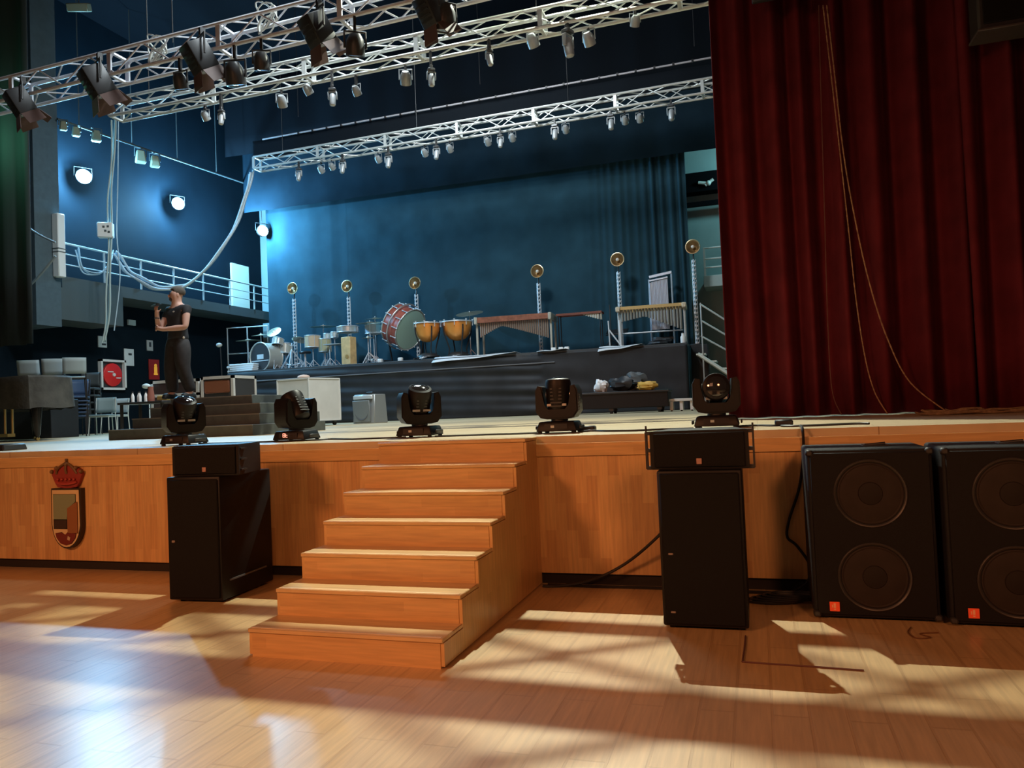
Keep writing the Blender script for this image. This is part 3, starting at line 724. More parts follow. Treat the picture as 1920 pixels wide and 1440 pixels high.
B = [('pelvis', 'waist'), ('waist', 'chest'), ('chest', 'upper'), ('upper', 'neck'), ('neck', 'skull0'), ('skull0', 'skull'), ('skull', 'crown')]
def arm(s, sh, el, wr, hand, fingers):
    n = 'l' if s > 0 else 'r'
    J[n + 'sh'] = (sh, .058, .058); J[n + 'ua'] = (Vector(sh).lerp(Vector(el), .5), .05, .05); J[n + 'el'] = (el, .042, .042)
    J[n + 'fa'] = (Vector(el).lerp(Vector(wr), .4), .042, .042); J[n + 'wr'] = (wr, .027, .03); J[n + 'pa'] = (hand, .036, .022)
    B.extend([('upper', n + 'sh'), (n + 'sh', n + 'ua'), (n + 'ua', n + 'el'), (n + 'el', n + 'fa'), (n + 'fa', n + 'wr'), (n + 'wr', n + 'pa')])
    for i, ch in enumerate(fingers):
        prev = n + 'pa'
        for k, q_ in enumerate(ch):
            nm = f'{n}f{i}{k}'; J[nm] = (q_, .0095 - .001 * k, .0095 - .001 * k); B.append((prev, nm)); prev = nm
# left arm across the belly, holding the right elbow
lw = Vector((-.05, -.23, 1.10)); lh = Vector((-.13, -.245, 1.115))
arm(1, (.19, .02, 1.43), (.25, -.06, 1.12), lw, lh, [[lh + Vector((-.045, -.02, .03 - .018 * i)), lh + Vector((-.075, -.005, .03 - .018 * i)), lh + Vector((-.085, .02, .028 - .018 * i))] for i in range(4)] + [[lh + Vector((-.01, -.02, .045)), lh + Vector((-.04, -.02, .065))]])
rw = Vector((-.14, -.27, 1.31)); rh = Vector((-.12, -.285, 1.375))
arm(-1, (-.19, .02, 1.43), (-.225, -.16, 1.11), rw, rh, [[rh + Vector((.03 - .02 * i, -.012, .045)), rh + Vector((.032 - .02 * i, -.01, .078)), rh + Vector((.034 - .02 * i, .015, .096))] for i in range(4)] + [[rh + Vector((.04, .015, .015)), rh + Vector((.06, .03, .045))]])
for s, n, ft, kn, an in ((1, 'L', (.15, .06, 0), (.125, -.03, .50), (.15, .10, .09)), (-1, 'R', (-.12, -.08, 0), (-.105, -.07, .50), (-.12, -.03, .09))):
    J[n + 'hip'] = ((s * .09, 0, .90), .10, .10); J[n + 'th'] = ((s * .10, -.01, .70), .085, .088); J[n + 'kn'] = (kn, .06, .062)
    J[n + 'ca'] = (Vector(kn).lerp(Vector(an), .35), .056, .06); J[n + 'an'] = (an, .038, .042); J[n + 'toe'] = (Vector(an) + Vector((0, -.13, -.045)), .036, .026)
    B.extend([('pelvis', n + 'hip'), (n + 'hip', n + 'th'), (n + 'th', n + 'kn'), (n + 'kn', n + 'ca'), (n + 'ca', n + 'an'), (n + 'an', n + 'toe')])
JB = dict(J)
for k_ in ('pelvis', 'waist', 'Lhip', 'Rhip', 'Lth', 'Rth'): JB[k_] = (J[k_][0], J[k_][1] * .68, J[k_][2] * .68)
skin('body', JB, B, SK, man)
def sub(keys, gr, over=None):
    o = {k: (J[k][0], J[k][1] + gr, J[k][2] + gr) for k in keys}
    if over: o.update(over)
    return o, [b_ for b_ in B if b_[0] in o and b_[1] in o]
js, bs = sub(['waist', 'chest', 'upper', 'lsh', 'lua', 'rsh', 'rua'], .014)
js = {'hem': ((0, 0, .90), .15, .125), 'hip': ((0, 0, 1.0), .155, .13), **js}; bs = [('hem', 'hip'), ('hip', 'waist')] + bs
ts = skin('tshirt', js, bs, TSH, man)
MB().ball((.07, -.126, 1.38), .022, (1.2, .2, .6)).build('chest_print', pm('print_white', (.6, .6, .62), .6), ts)
jt, bt = sub(['pelvis', 'Lhip', 'Lth', 'Lkn', 'Lca', 'Rhip', 'Rth', 'Rkn', 'Rca'], .017)
for n in 'LR':
    a_ = Vector(J[n + 'an'][0]); jt[n + 'cuff'] = (a_ + Vector((0, .0, .0)), .07, .078); bt.append((n + 'ca', n + 'cuff'))
for k_ in ('Lth', 'Rth', 'Lkn', 'Rkn', 'Lca', 'Rca'): jt[k_] = (jt[k_][0], jt[k_][1] * 1.16, jt[k_][2] * 1.18)
jt['belt'] = ((0, 0, 1.10), .14, .115); bt.append(('pelvis', 'belt'))
tr = skin('trousers', jt, bt, TRO, man)
MB().box((.16, -.02, .70), (.035, .13, .17), bev=.01).build('cargo_pocket', TRO, tr)
MB().ball((.155, -.02, .97), .025, (.6, 1, 1)).build('key_ring', WHITE, tr)
for n in 'LR':
    a_ = Vector(J[n + 'an'][0]); z0 = .0
    MB().box((a_.x, a_.y - .055, .045), (.10, .28, .085), bev=.03, seg=3, taper=(.8, .8)).build('shoe', SHOE, man)
HT = T(0, 0, 0) @ RZ(math.radians(-38))
hm = MB(); hm.ball((0, .014, 1.715), .105, (.84, 1.08, .82), 20)
bmesh.ops.delete(hm.bm, geom=[v for v in hm.bm.verts if v.co.y < -.06 and v.co.z < 1.745 or v.co.z < 1.655], context='VERTS')
bmesh.ops.transform(hm.bm, matrix=HT, verts=hm.bm.verts)
hm.build('hair', HAIR, man, solid=.012)
MB().ball((0, -.112, 1.645), .019, (.8, 1.1, 1.5), M=HT).build('nose', SK, man)
for sx in (-1, 1):
    MB().ball((sx * .032, -.098, 1.677), .012, (1.2, .6, .8), M=HT).build('eye', pm('eye_dark', (.06, .04, .035), .4), man)
    MB().ball((sx * .084, .01, 1.655), .032, (.35, .7, 1.1), M=HT).build('ear', SK, man)
    MB().box((sx * .032, -.104, 1.695), (.035, .012, .008), M=HT).build('eyebrow', BEARD, man)
MB().ball((0, -.066, 1.59), .062, (1, .8, .6), M=HT).build('beard', BEARD, man)
MB().ball((0, -.112, 1.612), .014, (1.6, .5, .4), M=HT).build('mouth', pm('lips', (.38, .15, .13), .5), man)
MB().tube([rw + Vector((.032 * math.cos(a / 12 * 2 * PI), .034 * math.sin(a / 12 * 2 * PI), -.03)) for a in range(12)], .008, 6, True).build('wristband', pm('band', (.04, .04, .04), .5), man)
# phone above the hand
ph = man.matrix_basis @ (rh + Vector((.0, -.01, .11)))
tag(MB().box((0, 0, 0), (.16, .085, .012), RY(-.15), bev=.004).build('phone', BLACK, loc=ph, rotz=math.radians(-10)), 'flat dark phone held in the raised hand of the man', 'phone')

# ---- road cases behind the podium
CASE = pm('case_brown', (.05, .028, .025), .5); EDGE = pm('case_edge', (.78, .77, .72), .45, .3); RUST = pm('case_rust', (.24, .085, .04), .5)
def road_case(label, x0, x1, Y, z0, z1, panels, rail, mat, rz=0, dep=.7):
    t = thing('road_case', label, 'case', ((x0 + x1) / 2, Y, z0), rz); w_, h_ = x1 - x0, z1 - z0
    MB().box((0, dep / 2, h_ / 2), (w_ - .02, dep - .02, h_ - .02)).build('body', mat, t)
    m = MB(); e = .055
    for x in (-w_ / 2 + e / 2, w_ / 2 - e / 2):
        for y in (e / 2, dep - e / 2): m.box((x, y, h_ / 2), (e, e, h_))
    for z in [e / 2, h_ - e / 2] + ([rail * h_] if rail else []):
        for y in (e / 2, dep - e / 2): m.box((0, y, z), (w_, e, e))
        for x in (-w_ / 2 + e / 2, w_ / 2 - e / 2): m.box((x, dep / 2, z), (e, dep, e))
    m.build('edge_frame', EDGE, t)
    for (a, b, c, d, mt) in panels: MB().box(((a + b) / 2 * w_, .004, (c + d) / 2 * h_), ((b - a) * w_, .02, (d - c) * h_), bev=.02).build('panel', mt, t)
    return t
q0, q1 = at(282, 712, 6.3), at(372, 708, 6.3)
road_case('long dark road case with white edges behind the legs of the man', q0.x, q1.x - .01, 6.3, H, q0.z - .03, [], .72, CASE)
q0, q1 = at(376, 707, 6.3), at(437, 707, 6.3)
road_case('white-edged road case with a rust-coloured panel right of the man', q0.x, q1.x, 6.3, H, q0.z, [(-.38, .38, .70, .92, RUST)], .60, pm('case_dark', (.04, .04, .042), .5))
# small things on a low table left of the road case
tp = at(255, 762, 5.2)
t = thing('low_table', 'low dark table with bottles left of the road case', 'table', (tp.x, 5.2, H))
MB().box((.05, .3, .60), (1.0, .55, .04), bev=.005).build('tabletop', BLACKM, t)
for dx in (-.4, .5):
    for dy in (.08, .52): MB().box((dx, dy, .29), (.04, .04, .58)).build('leg', BLACKM, t)
for i, dx in enumerate((-.28, -.2, -.12, -.04)):
    t = thing('white_bottle', ['leftmost of the white bottles on the low dark table', 'second white bottle from left on the low dark table', 'third white bottle from left on the low dark table', 'rightmost of the white bottles on the low dark table'][i], 'bottle', (tp.x + dx, 5.42 + .06 * (i % 2), H + .62), 0, 'bottles on the low table')
    MB().lathe([(0, 0), (.03, 0), (.032, .1), (.02, .14), (.012, .16), (.012, .175), (0, .175)], 12).build('bottle_body', WHITE, t)
    MB().cyl((0, 0, .172), (0, 0, .195), .015).build('cap', SGD, t)
tag(MB().box((0, 0, .05), (.22, .2, .1), bev=.02).build('yellow_bag', pm('ochre', (.40, .28, .08), .7), loc=(tp.x + .42, 5.45, H + .62)), 'ochre cloth bundle on the low table beside the case', 'bag')
tag(MB().lathe([(0, 0), (.06, 0), (.065, .08), (.045, .22), (.05, .26), (0, .26)], 14).build('rust_jug', pm('jug', (.28, .10, .07), .6), loc=(tp.x + .24, 5.3, H + .62)), 'rust-red jug on the low table left of the case', 'jug')
# blue-white lamp head by the case
p = at(274, 724, 6.2); tag(MB().ball((0, 0, 0), .06, (1.6, .8, .8)).cyl((.07, 0, -.02), (.07, 0, -1.06), .012).build('clip_lamp', pm('clip_white', (.7, .85, .88), .4), loc=p), 'small bluish white lamp on a thin upright at the left end of the long case', 'lamp')

# ---- chairs
CHB = pm('chair_teal', (.20, .27, .27), .55); CHF = pm('chair_frame', (.58, .60, .55), .4, .3); CHN = pm('chair_navy', (.035, .07, .14), .5); CHG = pm('chair_grey', (.36, .42, .42), .6)
def chair(label, loc, rz, seatm, frm, grp, legs=True):
    t = thing('stacking_chair', label, 'chair', loc, rz, grp)
    MB().box((0, 0, .45), (.44, .42, .035), bev=.012, seg=2).build('seat', seatm, t)
    MB().grid(lambda u, v: Vector(((u - .5) * .44, .22 + .05 * v + .03 * math.cos((u - .5) * 3), .52 + .34 * v)), 6, 4).build('backrest', seatm, t, solid=.02)
    for sx in (-1, 1):
        if legs:
            MB().cyl((sx * .20, -.18, .43), (sx * .22, -.22, 0), .012, n=6).build('leg', frm, t)
            MB().tube([(sx * .21, .26, .86), (sx * .21, .22, .46), (sx * .22, .27, 0)], .012, 6).build('leg', frm, t)
    MB().tube([(-.21, -.19, .425), (.21, -.19, .425), (.21, .2, .425), (-.21, .2, .425)], .011, 6, True).build('seat_frame', frm, t)
    return t
p = at(192, 800, 8.0)
chair('grey-green stacking chair with pale frame beside the dark steps', (p.x, 8.0, H), .45, CHB, CHF, 'stacking chairs at the left')
p = at(215, 800, 8.9); chair('pale-framed chair half hidden beside the steps, behind the grey-green chair', (p.x, 8.9, H), .2, CHG, CHF, 'stacking chairs at the left')
base = at(143, 790, 7.6)
for i in range(6):
    lab = ['navy chair at the bottom of the stack behind the piano', 'second navy chair up in the stack behind the piano', 'third navy chair up in the stack behind the piano', 'fourth navy chair up in the stack behind the piano', 'fifth navy chair up in the stack behind the piano', 'topmost navy chair of the stack behind the piano'][i]
    chair(lab, (base.x, 7.6 + .012 * i, H + .085 * i), .7, CHN, BLACKM, 'navy chair stack')
for i, px in enumerate((66, 104, 134)):
    p = at(px, 800, 6.9)
    chair(['grey upholstered chair behind the piano, leftmost', 'grey upholstered chair behind the middle of the piano', 'narrow grey upholstered chair behind the piano tail, rightmost'][i], (p.x, 6.9 + .05 * i, H + .82), 3.6 + .2 * i, CHG, BLACKM, 'grey chairs behind the piano')
for i in range(5):
    lab = ['dark chair at the bottom of the tall stack under the gallery', 'second dark chair up in the tall stack under the gallery', 'third dark chair up in the tall stack under the gallery', 'fourth dark chair up in the tall stack under the gallery', 'topmost dark chair of the tall stack under the gallery'][i]
    chair(lab, (at(166, 800, 8.9).x, 8.9, H + .17 * i), .5, pm('chair_dark', (.045, .055, .055), .6), BLACKM, 'dark chair stack')
tag(MB().box((at(66, 800, 7.0).x, 7.0, H + .41), (1.7, .7, .82), bev=.01).build('low_platform', BLKCLOTH), 'black block behind the piano carrying the grey chairs', 'platform')

# ---- covered grand piano
pc = at(62, 800, 5.0)
pn = thing('grand_piano', 'grand piano under a dark quilted cover at the left edge', 'piano', (pc.x - .62, 5.0, H), -.15); pn.scale = (1.12, 1.12, 1.16)
def outline(s): return [(x * s, y * s) for x, y in [(-.95, -.35), (.95, -.42), (1.25, -.30), (1.33, .0), (1.18, .35), (.75, .55), (.2, .8), (-.3, 1.05), (-.95, 1.1)]]
COVER = pm('quilt_cover', (.05, .046, .036), .8, noise=.35, nscale=5, bump=.4, bscale=14)
m = MB(); O = outline(1); n = len(O)
rings = [(1.03, .50), (1.02, .60), (1.0, .85), (.995, .97), (.97, 1.0)]
V = []
for sc, z in rings:
    row = []
    for i, (x, y) in enumerate(smooth([(a, b, 0) for a, b in O + [O[0]]], 4)[:-1] and [(q.x, q.y) for q in smooth([(a, b, 0) for a, b in O + [O[0]]], 4)[:-1]]):
        wv = 1 + .012 * math.sin(i * 1.7) * (1.1 - z)
        row.append(m.bm.verts.new((x * sc * wv, y * sc * wv, z + .012 * math.sin(i * .9) * (z < .7))))
    V.append(row)
for A, B_ in zip(V, V[1:]):
    for i in range(len(A)): m.bm.faces.new((A[i], A[(i + 1) % len(A)], B_[(i + 1) % len(A)], B_[i]))
m.bm.faces.new(V[-1]); m.build('cover', COVER, pn)
m = MB(); m.prism(outline(.93), .1, T(0, 0, .52)).build('case_bottom', pm('piano_black', (.012, .01, .01), .25), pn)
for x, y in ((-.75, -.15), (.95, -.1), (-.55, .8)):
    lg = MB().lathe([(.02, .04), (.045, .1), (.06, .3), (.085, .55), (.08, .6)], 12, T(x, y, 0)).build('leg', pm('piano_black', (.012, .01, .01), .25), pn)
    MB().cyl((x - .02, y, .03), (x + .02, y, .03), .03, n=12).build('caster', BRASS, lg)
m = MB(); m.cyl((.1, -.1, .1), (.1, -.1, .55), .02); m.cyl((.3, -.1, .1), (.3, -.1, .55), .02); m.box((.2, -.15, .1), (.3, .12, .05)); m.build('pedal_lyre', BRASS, pn)
# dark monitor on the stage edge, far left
p = at(8, 838, .55)
tag(MB().box((0, 0, .035), (.34, .3, .07), bev=.012, taper=(.9, .9)).build('floor_box', BLACK, loc=(p.x, .55, H)), 'flat black box on the stage edge at the far left', 'box')

# ================================================================== stage floor items
# pale wheeled cabinet
cy = 10.0; c0, c1 = at(515, 715, cy), at(637, 712, cy)
t = thing('wheeled_cabinet', 'pale cream wheeled cabinet standing corner-on in front of the riser', 'cabinet', ((c0.x + c1.x) / 2 + .05, cy, H), math.radians(-13))
hh = c0.z - H; wd = 1.0
MB().box((0, 0, hh / 2 + .06), (wd, wd, hh - .12), bev=.012).build('body', pm('cream_panel', (.60, .58, .52), .5, noise=.06, nscale=3), t)
m = MB()
for x in (-wd / 2, wd / 2):
    for y in (-wd / 2, wd / 2): m.box((x, y, hh / 2 + .06), (.03, .03, hh - .12))
for z in (.13, hh - .005):
    for k in (-wd / 2, wd / 2): m.box((0, k, z), (wd, .03, .03)); m.box((k, 0, z), (.03, wd, .03))
m.build('edge_frame', EDGE, t)
for x in (-wd * .4, wd * .4):
    for y in (-wd * .4, wd * .4):
        cs = MB().box((x, y, .1), (.07, .09, .05)).build('caster', GREYPAINT, t); MB().cyl((x - .02, y, .05), (x + .02, y, .05), .05, n=14).build('wheel', RUBBER, cs)
tag(MB().ball((0, 0, .05), .12, (1.3, 1, .45), 10).build('cloth_lump', pm('peach_cloth', (.6, .42, .33), .7), loc=((c0.x + c1.x) / 2 - .05, cy - .05, c0.z + .012)), 'peach crumpled cloth on top of the pale wheeled cabinet', 'cloth')
# small white box by cabinet
p = at(480, 800, 8.5)
# silver combo speaker
cy = 11.0; c0, c1 = at(655, 741, cy), at(712, 741, cy)
t = thing('floor_monitor', 'silver grey floor loudspeaker with a round cone right of the pale cabinet', 'loudspeaker', ((c0.x + c1.x) / 2 - .05, cy, H), math.radians(-14)); hh = c0.z - H; wd = (c1.x - c0.x) * .85
MB().box((0, .25, hh / 2), (wd, .5, hh), bev=.015, taper=(.97, .8)).build('cabinet', pm('silver_box', (.30, .31, .30), .4, .3), t)
MB().box((-.03, -.002, hh * .42), (wd * .78, .03, hh * .74), RX(.07), bev=.01).build('grille', pm('silver_grille', (.20, .21, .20), .5, .2, bump=.3, bscale=200), t)
MB().lathe([(.0, .0), (.1, .0), (.2, .03), (.22, .035), (.23, .02)], 24, T(-.03, .0, hh * .42) @ RX(PI / 2)).build('cone', pm('cone_grey', (.09, .09, .09), .5), t)
MB().box((-.01, .02, hh * .90), (wd * .86, .06, hh * .13), bev=.01).build('control_panel', pm('silver_panel', (.7, .72, .72), .35, .4), t)
MB().tube([(-.1, .25, hh), (-.1, .25, hh + .05), (.1, .25, hh + .05), (.1, .25, hh)], .015, 6).build('handle', BLACKM, t)
# long black flight case with things on it
cy = 11.6; c0, c1 = at(1040, 731, cy), at(1252, 731, cy); hh = c1.z - H + .02
t = thing('flight_case', 'long low black flight case on wheels in front of the riser', 'case', ((c0.x + c1.x) / 2, cy, H)); wd = c1.x - c0.x
MB().box((0, .35, hh / 2 + .06), (wd, .7, hh - .12), bev=.012).build('body', pm('case_black', (.008, .007, .007), .5, spec=.25), t)
MB().box((0, .35, hh - .03), (wd + .05, .75, .05), bev=.01).build('lid', pm('case_lid', (.022, .023, .025), .5), t)
for x in (-wd * .42, .0, wd * .42):
    for y in (.08, .6):
        cs = MB().box((x, y, .09), (.1, .1, .06)).build('caster', BLACKM, t); MB().cyl((x - .03, y, .045), (x + .03, y, .045), .045, n=12).build('wheel', RUBBER, cs)
ctop = H + hh - .005
def lump(name, label, cat, px, Y, r, sc, mat, seed, z):
    m = MB(); m.ball((0, 0, 0), r, (1, 1, 1), 18); rnd = random.Random(seed); ph_ = [rnd.uniform(0, 6) for _ in range(9)]
    for v in m.bm.verts:
        d = v.co.normalized(); k = 1 + .16 * math.sin(5 * d.x + ph_[0] + 3 * d.z) + .12 * math.sin(8 * d.y + ph_[1] + 4 * d.x) + .08 * math.sin(13 * d.z + ph_[2] + 6 * d.y)
        v.co = Vector((d.x * r * k * sc[0], d.y * r * k * sc[1], d.z * r * k * sc[2]))
    lo = min(v.co.z for v in m.bm.verts)
    for v in m.bm.verts: v.co.z = max(v.co.z - lo - .25 * r * sc[2], 0)
    return tag(m.build(name, mat, loc=(at(px, 730, Y).x, Y, z)), label, cat)
lump('white_bundle', 'crumpled white plastic bundle on the long black flight case', 'bag', 1127, 11.85, .15, (1.05, .9, 1.05), pm('white_plastic', (.78, .78, .78), .5), 3, ctop)
lump('black_jacket', 'black jacket heaped on the flight case beside the white bundle', 'jacket', 1168, 11.95, .22, (1.5, 1, .8), pm('jacket_black', (.018, .018, .02), .5), 5, ctop)
lump('grey_backpack', 'grey and black backpack on the long flight case', 'backpack', 1192, 12.02, .2, (1.25, .8, 1.15), pm('pack_grey', (.07, .08, .085), .6), 8, ctop)
lump('yellow_cloth', 'yellow and black cloth at the right end of the flight case', 'cloth', 1213, 11.72, .14, (1.6, .8, .75), pm('yellow_cloth', (.62, .36, .06), .6), 12, ctop)
# white bench
cy = 11.8; c0, c1 = at(1254, 748, cy), at(1300, 748, cy)
t = thing('white_stool', 'small white step stool on wheels right of the flight case', 'stool', ((c0.x + c1.x) / 2, cy, H)); wd = c1.x - c0.x; hh = c0.z - H
MB().box((0, .15, hh - .03), (wd, .36, .06), bev=.006).build('seat', WHITE, t)
for x in (-wd / 2 + .05, 0, wd / 2 - .04): MB().box((x, .15, hh / 2 - .02), (.07, .3, hh - .09)).build('leg', WHITE, t)
for x in (-wd / 2 + .05, 0, wd / 2 - .04): MB().cyl((x - .02, .04, .03), (x + .02, .04, .03), .03, n=10).build('wheel', RUBBER, t)

# ================================================================== percussion riser
RX0, RX1 = -15.4, -1.6
rs = thing('percussion_riser', 'high platform with black cloth front carrying the percussion', 'platform', (RX0, 14.0, H))
rw_ = RX1 - RX0
MB().box((rw_ / 2, 1.25, RT - H - .04), (rw_, 2.5, .08), bev=.006).build('deck', pm('deck_dark', (.05, .055, .06), .6), rs)
def skirt(u, v):
    x = rw_ * u; z = (RT - H - .05) * v
    a = .035 * math.sin(z * 11 + 1.1 * math.sin(x * .6) + x * .35) * (1 - .55 * v) + .02 * math.sin(z * 23 + x * .8) * (x < 10) + .012 * math.sin(x * 5.1 + z * 2)
    a *= .35 + .65 * abs(math.sin(.42 * x + .9 * z + .5 * math.sin(x * 1.3)))
    return Vector((x, -.03 + a * (0.25 if x > 11.3 else 1), z))
MB().grid(skirt, 200, 40).build('front_skirt', BLKCLOTH, rs, solid=.004, angle=180)
MB().box((rw_ + .0, 1.25, (RT - H) / 2 - .04), (.05, 2.5, RT - H - .08)).build('end_skirt', BLUECLOTH, rs)
m = MB().cyl((0, -.06, RT - H - .34), (rw_ * .75, -.06, RT - H - .30), .015, n=6).build('hem_pipe', pm('hem_grey', (.16, .16, .17), .5), rs)
def sheet(label, px0, px1, Y, py, drop):
    a, b = at(px0, py, Y), at(px1, py, Y); L_ = b.x - a.x
    def fn(u, v):
        y = .02 + .42 * v; z = .014 + .01 * math.sin(u * 9)
        if v < .25: z -= drop * (1 - v / .25) * (1 - u) ** .7; y = -.13 + .15 * v / .25 + .42 * v
        return Vector((L_ * u, y, z + .02))
    tag(MB().grid(fn, 20, 12).build('white_sheet', pm('sheet_white', (.66, .68, .70), .6), loc=(a.x, 14.0, RT), solid=.006), label, 'cloth')
sheet('white sheet hanging over the riser edge in front of the timpani', 812, 968, 14, 672, .16)
sheet('white sheet on the riser edge in front of the vibraphone', 1122, 1205, 14, 652, .14)
sheet('thin white sheet on the riser edge below the marimba end', 1008, 1062, 14, 658, .04)
# railing at the riser's left end
a_ = at(425, 616, 15.6)
t = thing('guard_rail', 'thin pale guard rail behind the drum kit at the left end of the riser', 'railing', (a_.x, 15.6, RT))
for z in (a_.z - RT, (a_.z - RT) * .45): MB().cyl((0, 0, z), (1.6, 0, z - .02), .02, n=8).build('rail_bar', ALU, t)
for x in (0.02, .8, 1.58): MB().cyl((x, 0, 0), (x, 0, a_.z - RT), .02, n=8).build('post', ALU, t)

# ---- helpers for percussion hardware
def tripod(m, top, h0=.35, r=.3, rr=.012, rot=.4):
    for k in range(3):
        a = rot + k * 2 * PI / 3
        m.cyl((0, 0, h0), (r * math.cos(a), r * math.sin(a), .01), rr, n=6); m.cyl((0, 0, .12), (r * .55 * math.cos(a), r * .55 * math.sin(a), .17), rr * .7, n=5)
def cymbal(label, px, py, Y, rad, tilt=0.15, rz=0., grp='cymbals on stands'):
    c = at(px, py, Y); hgt = c.z - RT
    t = thing('cymbal_stand', label, 'cymbal', (c.x, Y, RT), rz, grp)
    MB().lathe([(0, .02), (rad * .18, .015), (rad * .25, -.005), (rad, -.03), (rad, -.034), (rad * .25, -.012), (0, .01)], 28, T(0, 0, hgt) @ RX(tilt)).build('cymbal', BRONZE, t)
    MB().cyl((0, 0, .1), (0, 0, hgt + .05), .013, n=8).build('pole', CHROME, t)
    m = MB(); tripod(m, hgt); m.build('leg', CHROME, t)
    return t
def drum(name, label, px, py, Y, rad, dep, shell, head, tilt=0., rz=0., stand=True, grp=None):
    c = at(px, py, Y); hgt = c.z - RT
    t = thing(name, label, 'drum', (c.x, Y, RT), rz, grp); M = T(0, 0, hgt) @ RX(tilt)
    sh = MB().lathe([(rad, -dep), (rad, 0), (rad * .98, .0), (rad * .98, -dep), (rad, -dep)], 28, M).build('shell', shell, t)
    MB().lathe([(0, .004), (rad * .97, .004), (rad * .97, -.004), (0, -.004)], 28, M).build('drum_head', head, t)
    m = MB()
    for z in (.003, -dep): m.tube([Vector((rad * 1.03 * math.cos(a / 24 * 2 * PI), rad * 1.03 * math.sin(a / 24 * 2 * PI), z)) for a in range(24)], .012, 5, True, M)
    m.build('hoop', CHROME, t)
    for k in range(8):
        a = k / 8 * 2 * PI; MB().cyl((rad * 1.04 * math.cos(a), rad * 1.04 * math.sin(a), -.01), (rad * 1.04 * math.cos(a), rad * 1.04 * math.sin(a), -dep + .01), .007, n=5, M=M).build('tension_rod', CHROME, t)
    if stand:
        MB().cyl((0, 0, .1), (0, 0, hgt - dep), .014, n=8).build('pole', CHROME, t)
        m = MB(); tripod(m, hgt, .3, .26); m.build('leg', CHROME, t)
        m = MB()
        for k in range(3): a = k * 2.1; m.cyl((0, 0, hgt - dep - .06), (rad * .9 * math.cos(a), rad * .9 * math.sin(a), hgt - dep), .008, n=5)
        m.build('basket', CHROME, t)
    return t
HEADW = pm('drum_head_white', (.72, .72, .68), .5); SHW = pm('shell_silver', (.55, .53, .46), .35, .3); SHT = pm('shell_tan', (.60, .44, .28), .4); SHB = pm('shell_blue', (.42, .52, .60), .4)
# drum kit, left end
c = at(497, 668, 15.0); br = .45
bd = thing('bass_drum', 'silver kit bass drum with dark front head and white label', 'drum', (c.x, 14.75, RT), math.radians(-14))
Mb = T(0, 0, .46) @ RX(PI / 2)
MB().lathe([(br, .0), (br, -.5), (br * .98, -.5), (br * .98, 0), (br, 0)], 36, Mb).build('shell', SHW, bd)
hh_ = MB().lathe([(0, .012), (br * .93, .012), (br * .93, 0), (0, 0)], 36, Mb).build('front_head', pm('dark_head', (.05, .055, .055), .4), bd)
m = MB(); m.box((0.02, -.016, .46), (.3, .006, .15), bev=.002); m.build('head_label', pm('label_grey', (.55, .57, .57), .5), hh_)
MB().box((0, -.016, .335), (.78, .006, .03)).build('head_stripe', pm('label_grey', (.55, .57, .57), .5), hh_)
m = MB()
for y in (-.01, .5): m.tube([(br * 1.03 * math.cos(a / 32 * 2 * PI), y, .46 + br * 1.0 * math.sin(a / 32 * 2 * PI)) for a in range(32)], .022, 6, True)
m.build('hoop', pm('hoop_silver', (.65, .63, .55), .35, .4), bd)
for sx in (-1, 1): MB().cyl((sx * .4, .2, .4), (sx * .55, .05, .02), .014, n=6).build('spur', CHROME, bd)
drum('rack_tom', 'small silver tom above the kit bass drum', 522, 636, 15.1, .17, .2, SHW, HEADW, -.3, 0, True, 'kit drums')
drum('floor_tom', 'silver tom at the right of the kit bass drum', 535, 645, 15.35, .22, .32, SHW, HEADW, -.12, 0, True, 'kit drums')
cymbal('cymbal on its stand at the far left of the drum kit', 465, 637, 15.0, .38, .05)
cymbal('small cymbal above the left shoulder of the kit bass drum', 489, 627, 15.5, .3, .12)
cymbal('tilted cymbal above the kit toms', 513, 621, 15.4, .24, .75)
cymbal('low dark cymbal right of the kit toms', 563, 636, 15.5, .26, -.35)
t = thing('snare_stand', 'bright chrome tripod stand right of the kit bass drum', 'stand', (at(548, 690, 14.6).x, 14.6, RT))
MB().cyl((0, 0, .1), (0, 0, .75), .018, n=8).build('pole', CHROME, t); m = MB(); tripod(m, .7, .6, .45, .022, .9); m.build('leg', CHROME, t)
m = MB()
for k in range(3): a = k * 2.1; m.cyl((0, 0, .7), (.2 * math.cos(a), .2 * math.sin(a), .82), .012, n=6)
m.build('basket', CHROME, t)
t = thing('drum_throne', 'low round drum stool between the two drum groups', 'stool', (at(573, 690, 14.8).x, 14.8, RT)); hz = at(573, 659, 14.8).z - RT
MB().lathe([(0, hz), (.17, hz), (.19, hz - .03), (.17, hz - .07), (0, hz - .07)], 20).build('seat', BLACK, t); MB().cyl((0, 0, .0), (0, 0, hz - .05), .03, n=8).build('pole', CHROME, t)
m = MB(); tripod(m, hz, .25, .25); m.build('leg', CHROME, t)
# pile of white boards, riser left corner
for i in range(4):
    c = at(455, 690, 14.5); tag(MB().box((0, 0, 0), (.95 - .1 * (i % 2), .3, .06), bev=.01).build('white_board', WHITE, loc=(c.x + .05 * (i % 2), 14.5, RT + .033 + i * .064), rotz=.05 * (i - 1)), ['bottom white board of the pile at the left end of the riser', 'second white board up in the pile at the left end of the riser', 'third white board up in the pile at the left end of the riser', 'topmost white board of the pile at the left end of the riser'][i], 'board', 'white boards at the riser end')
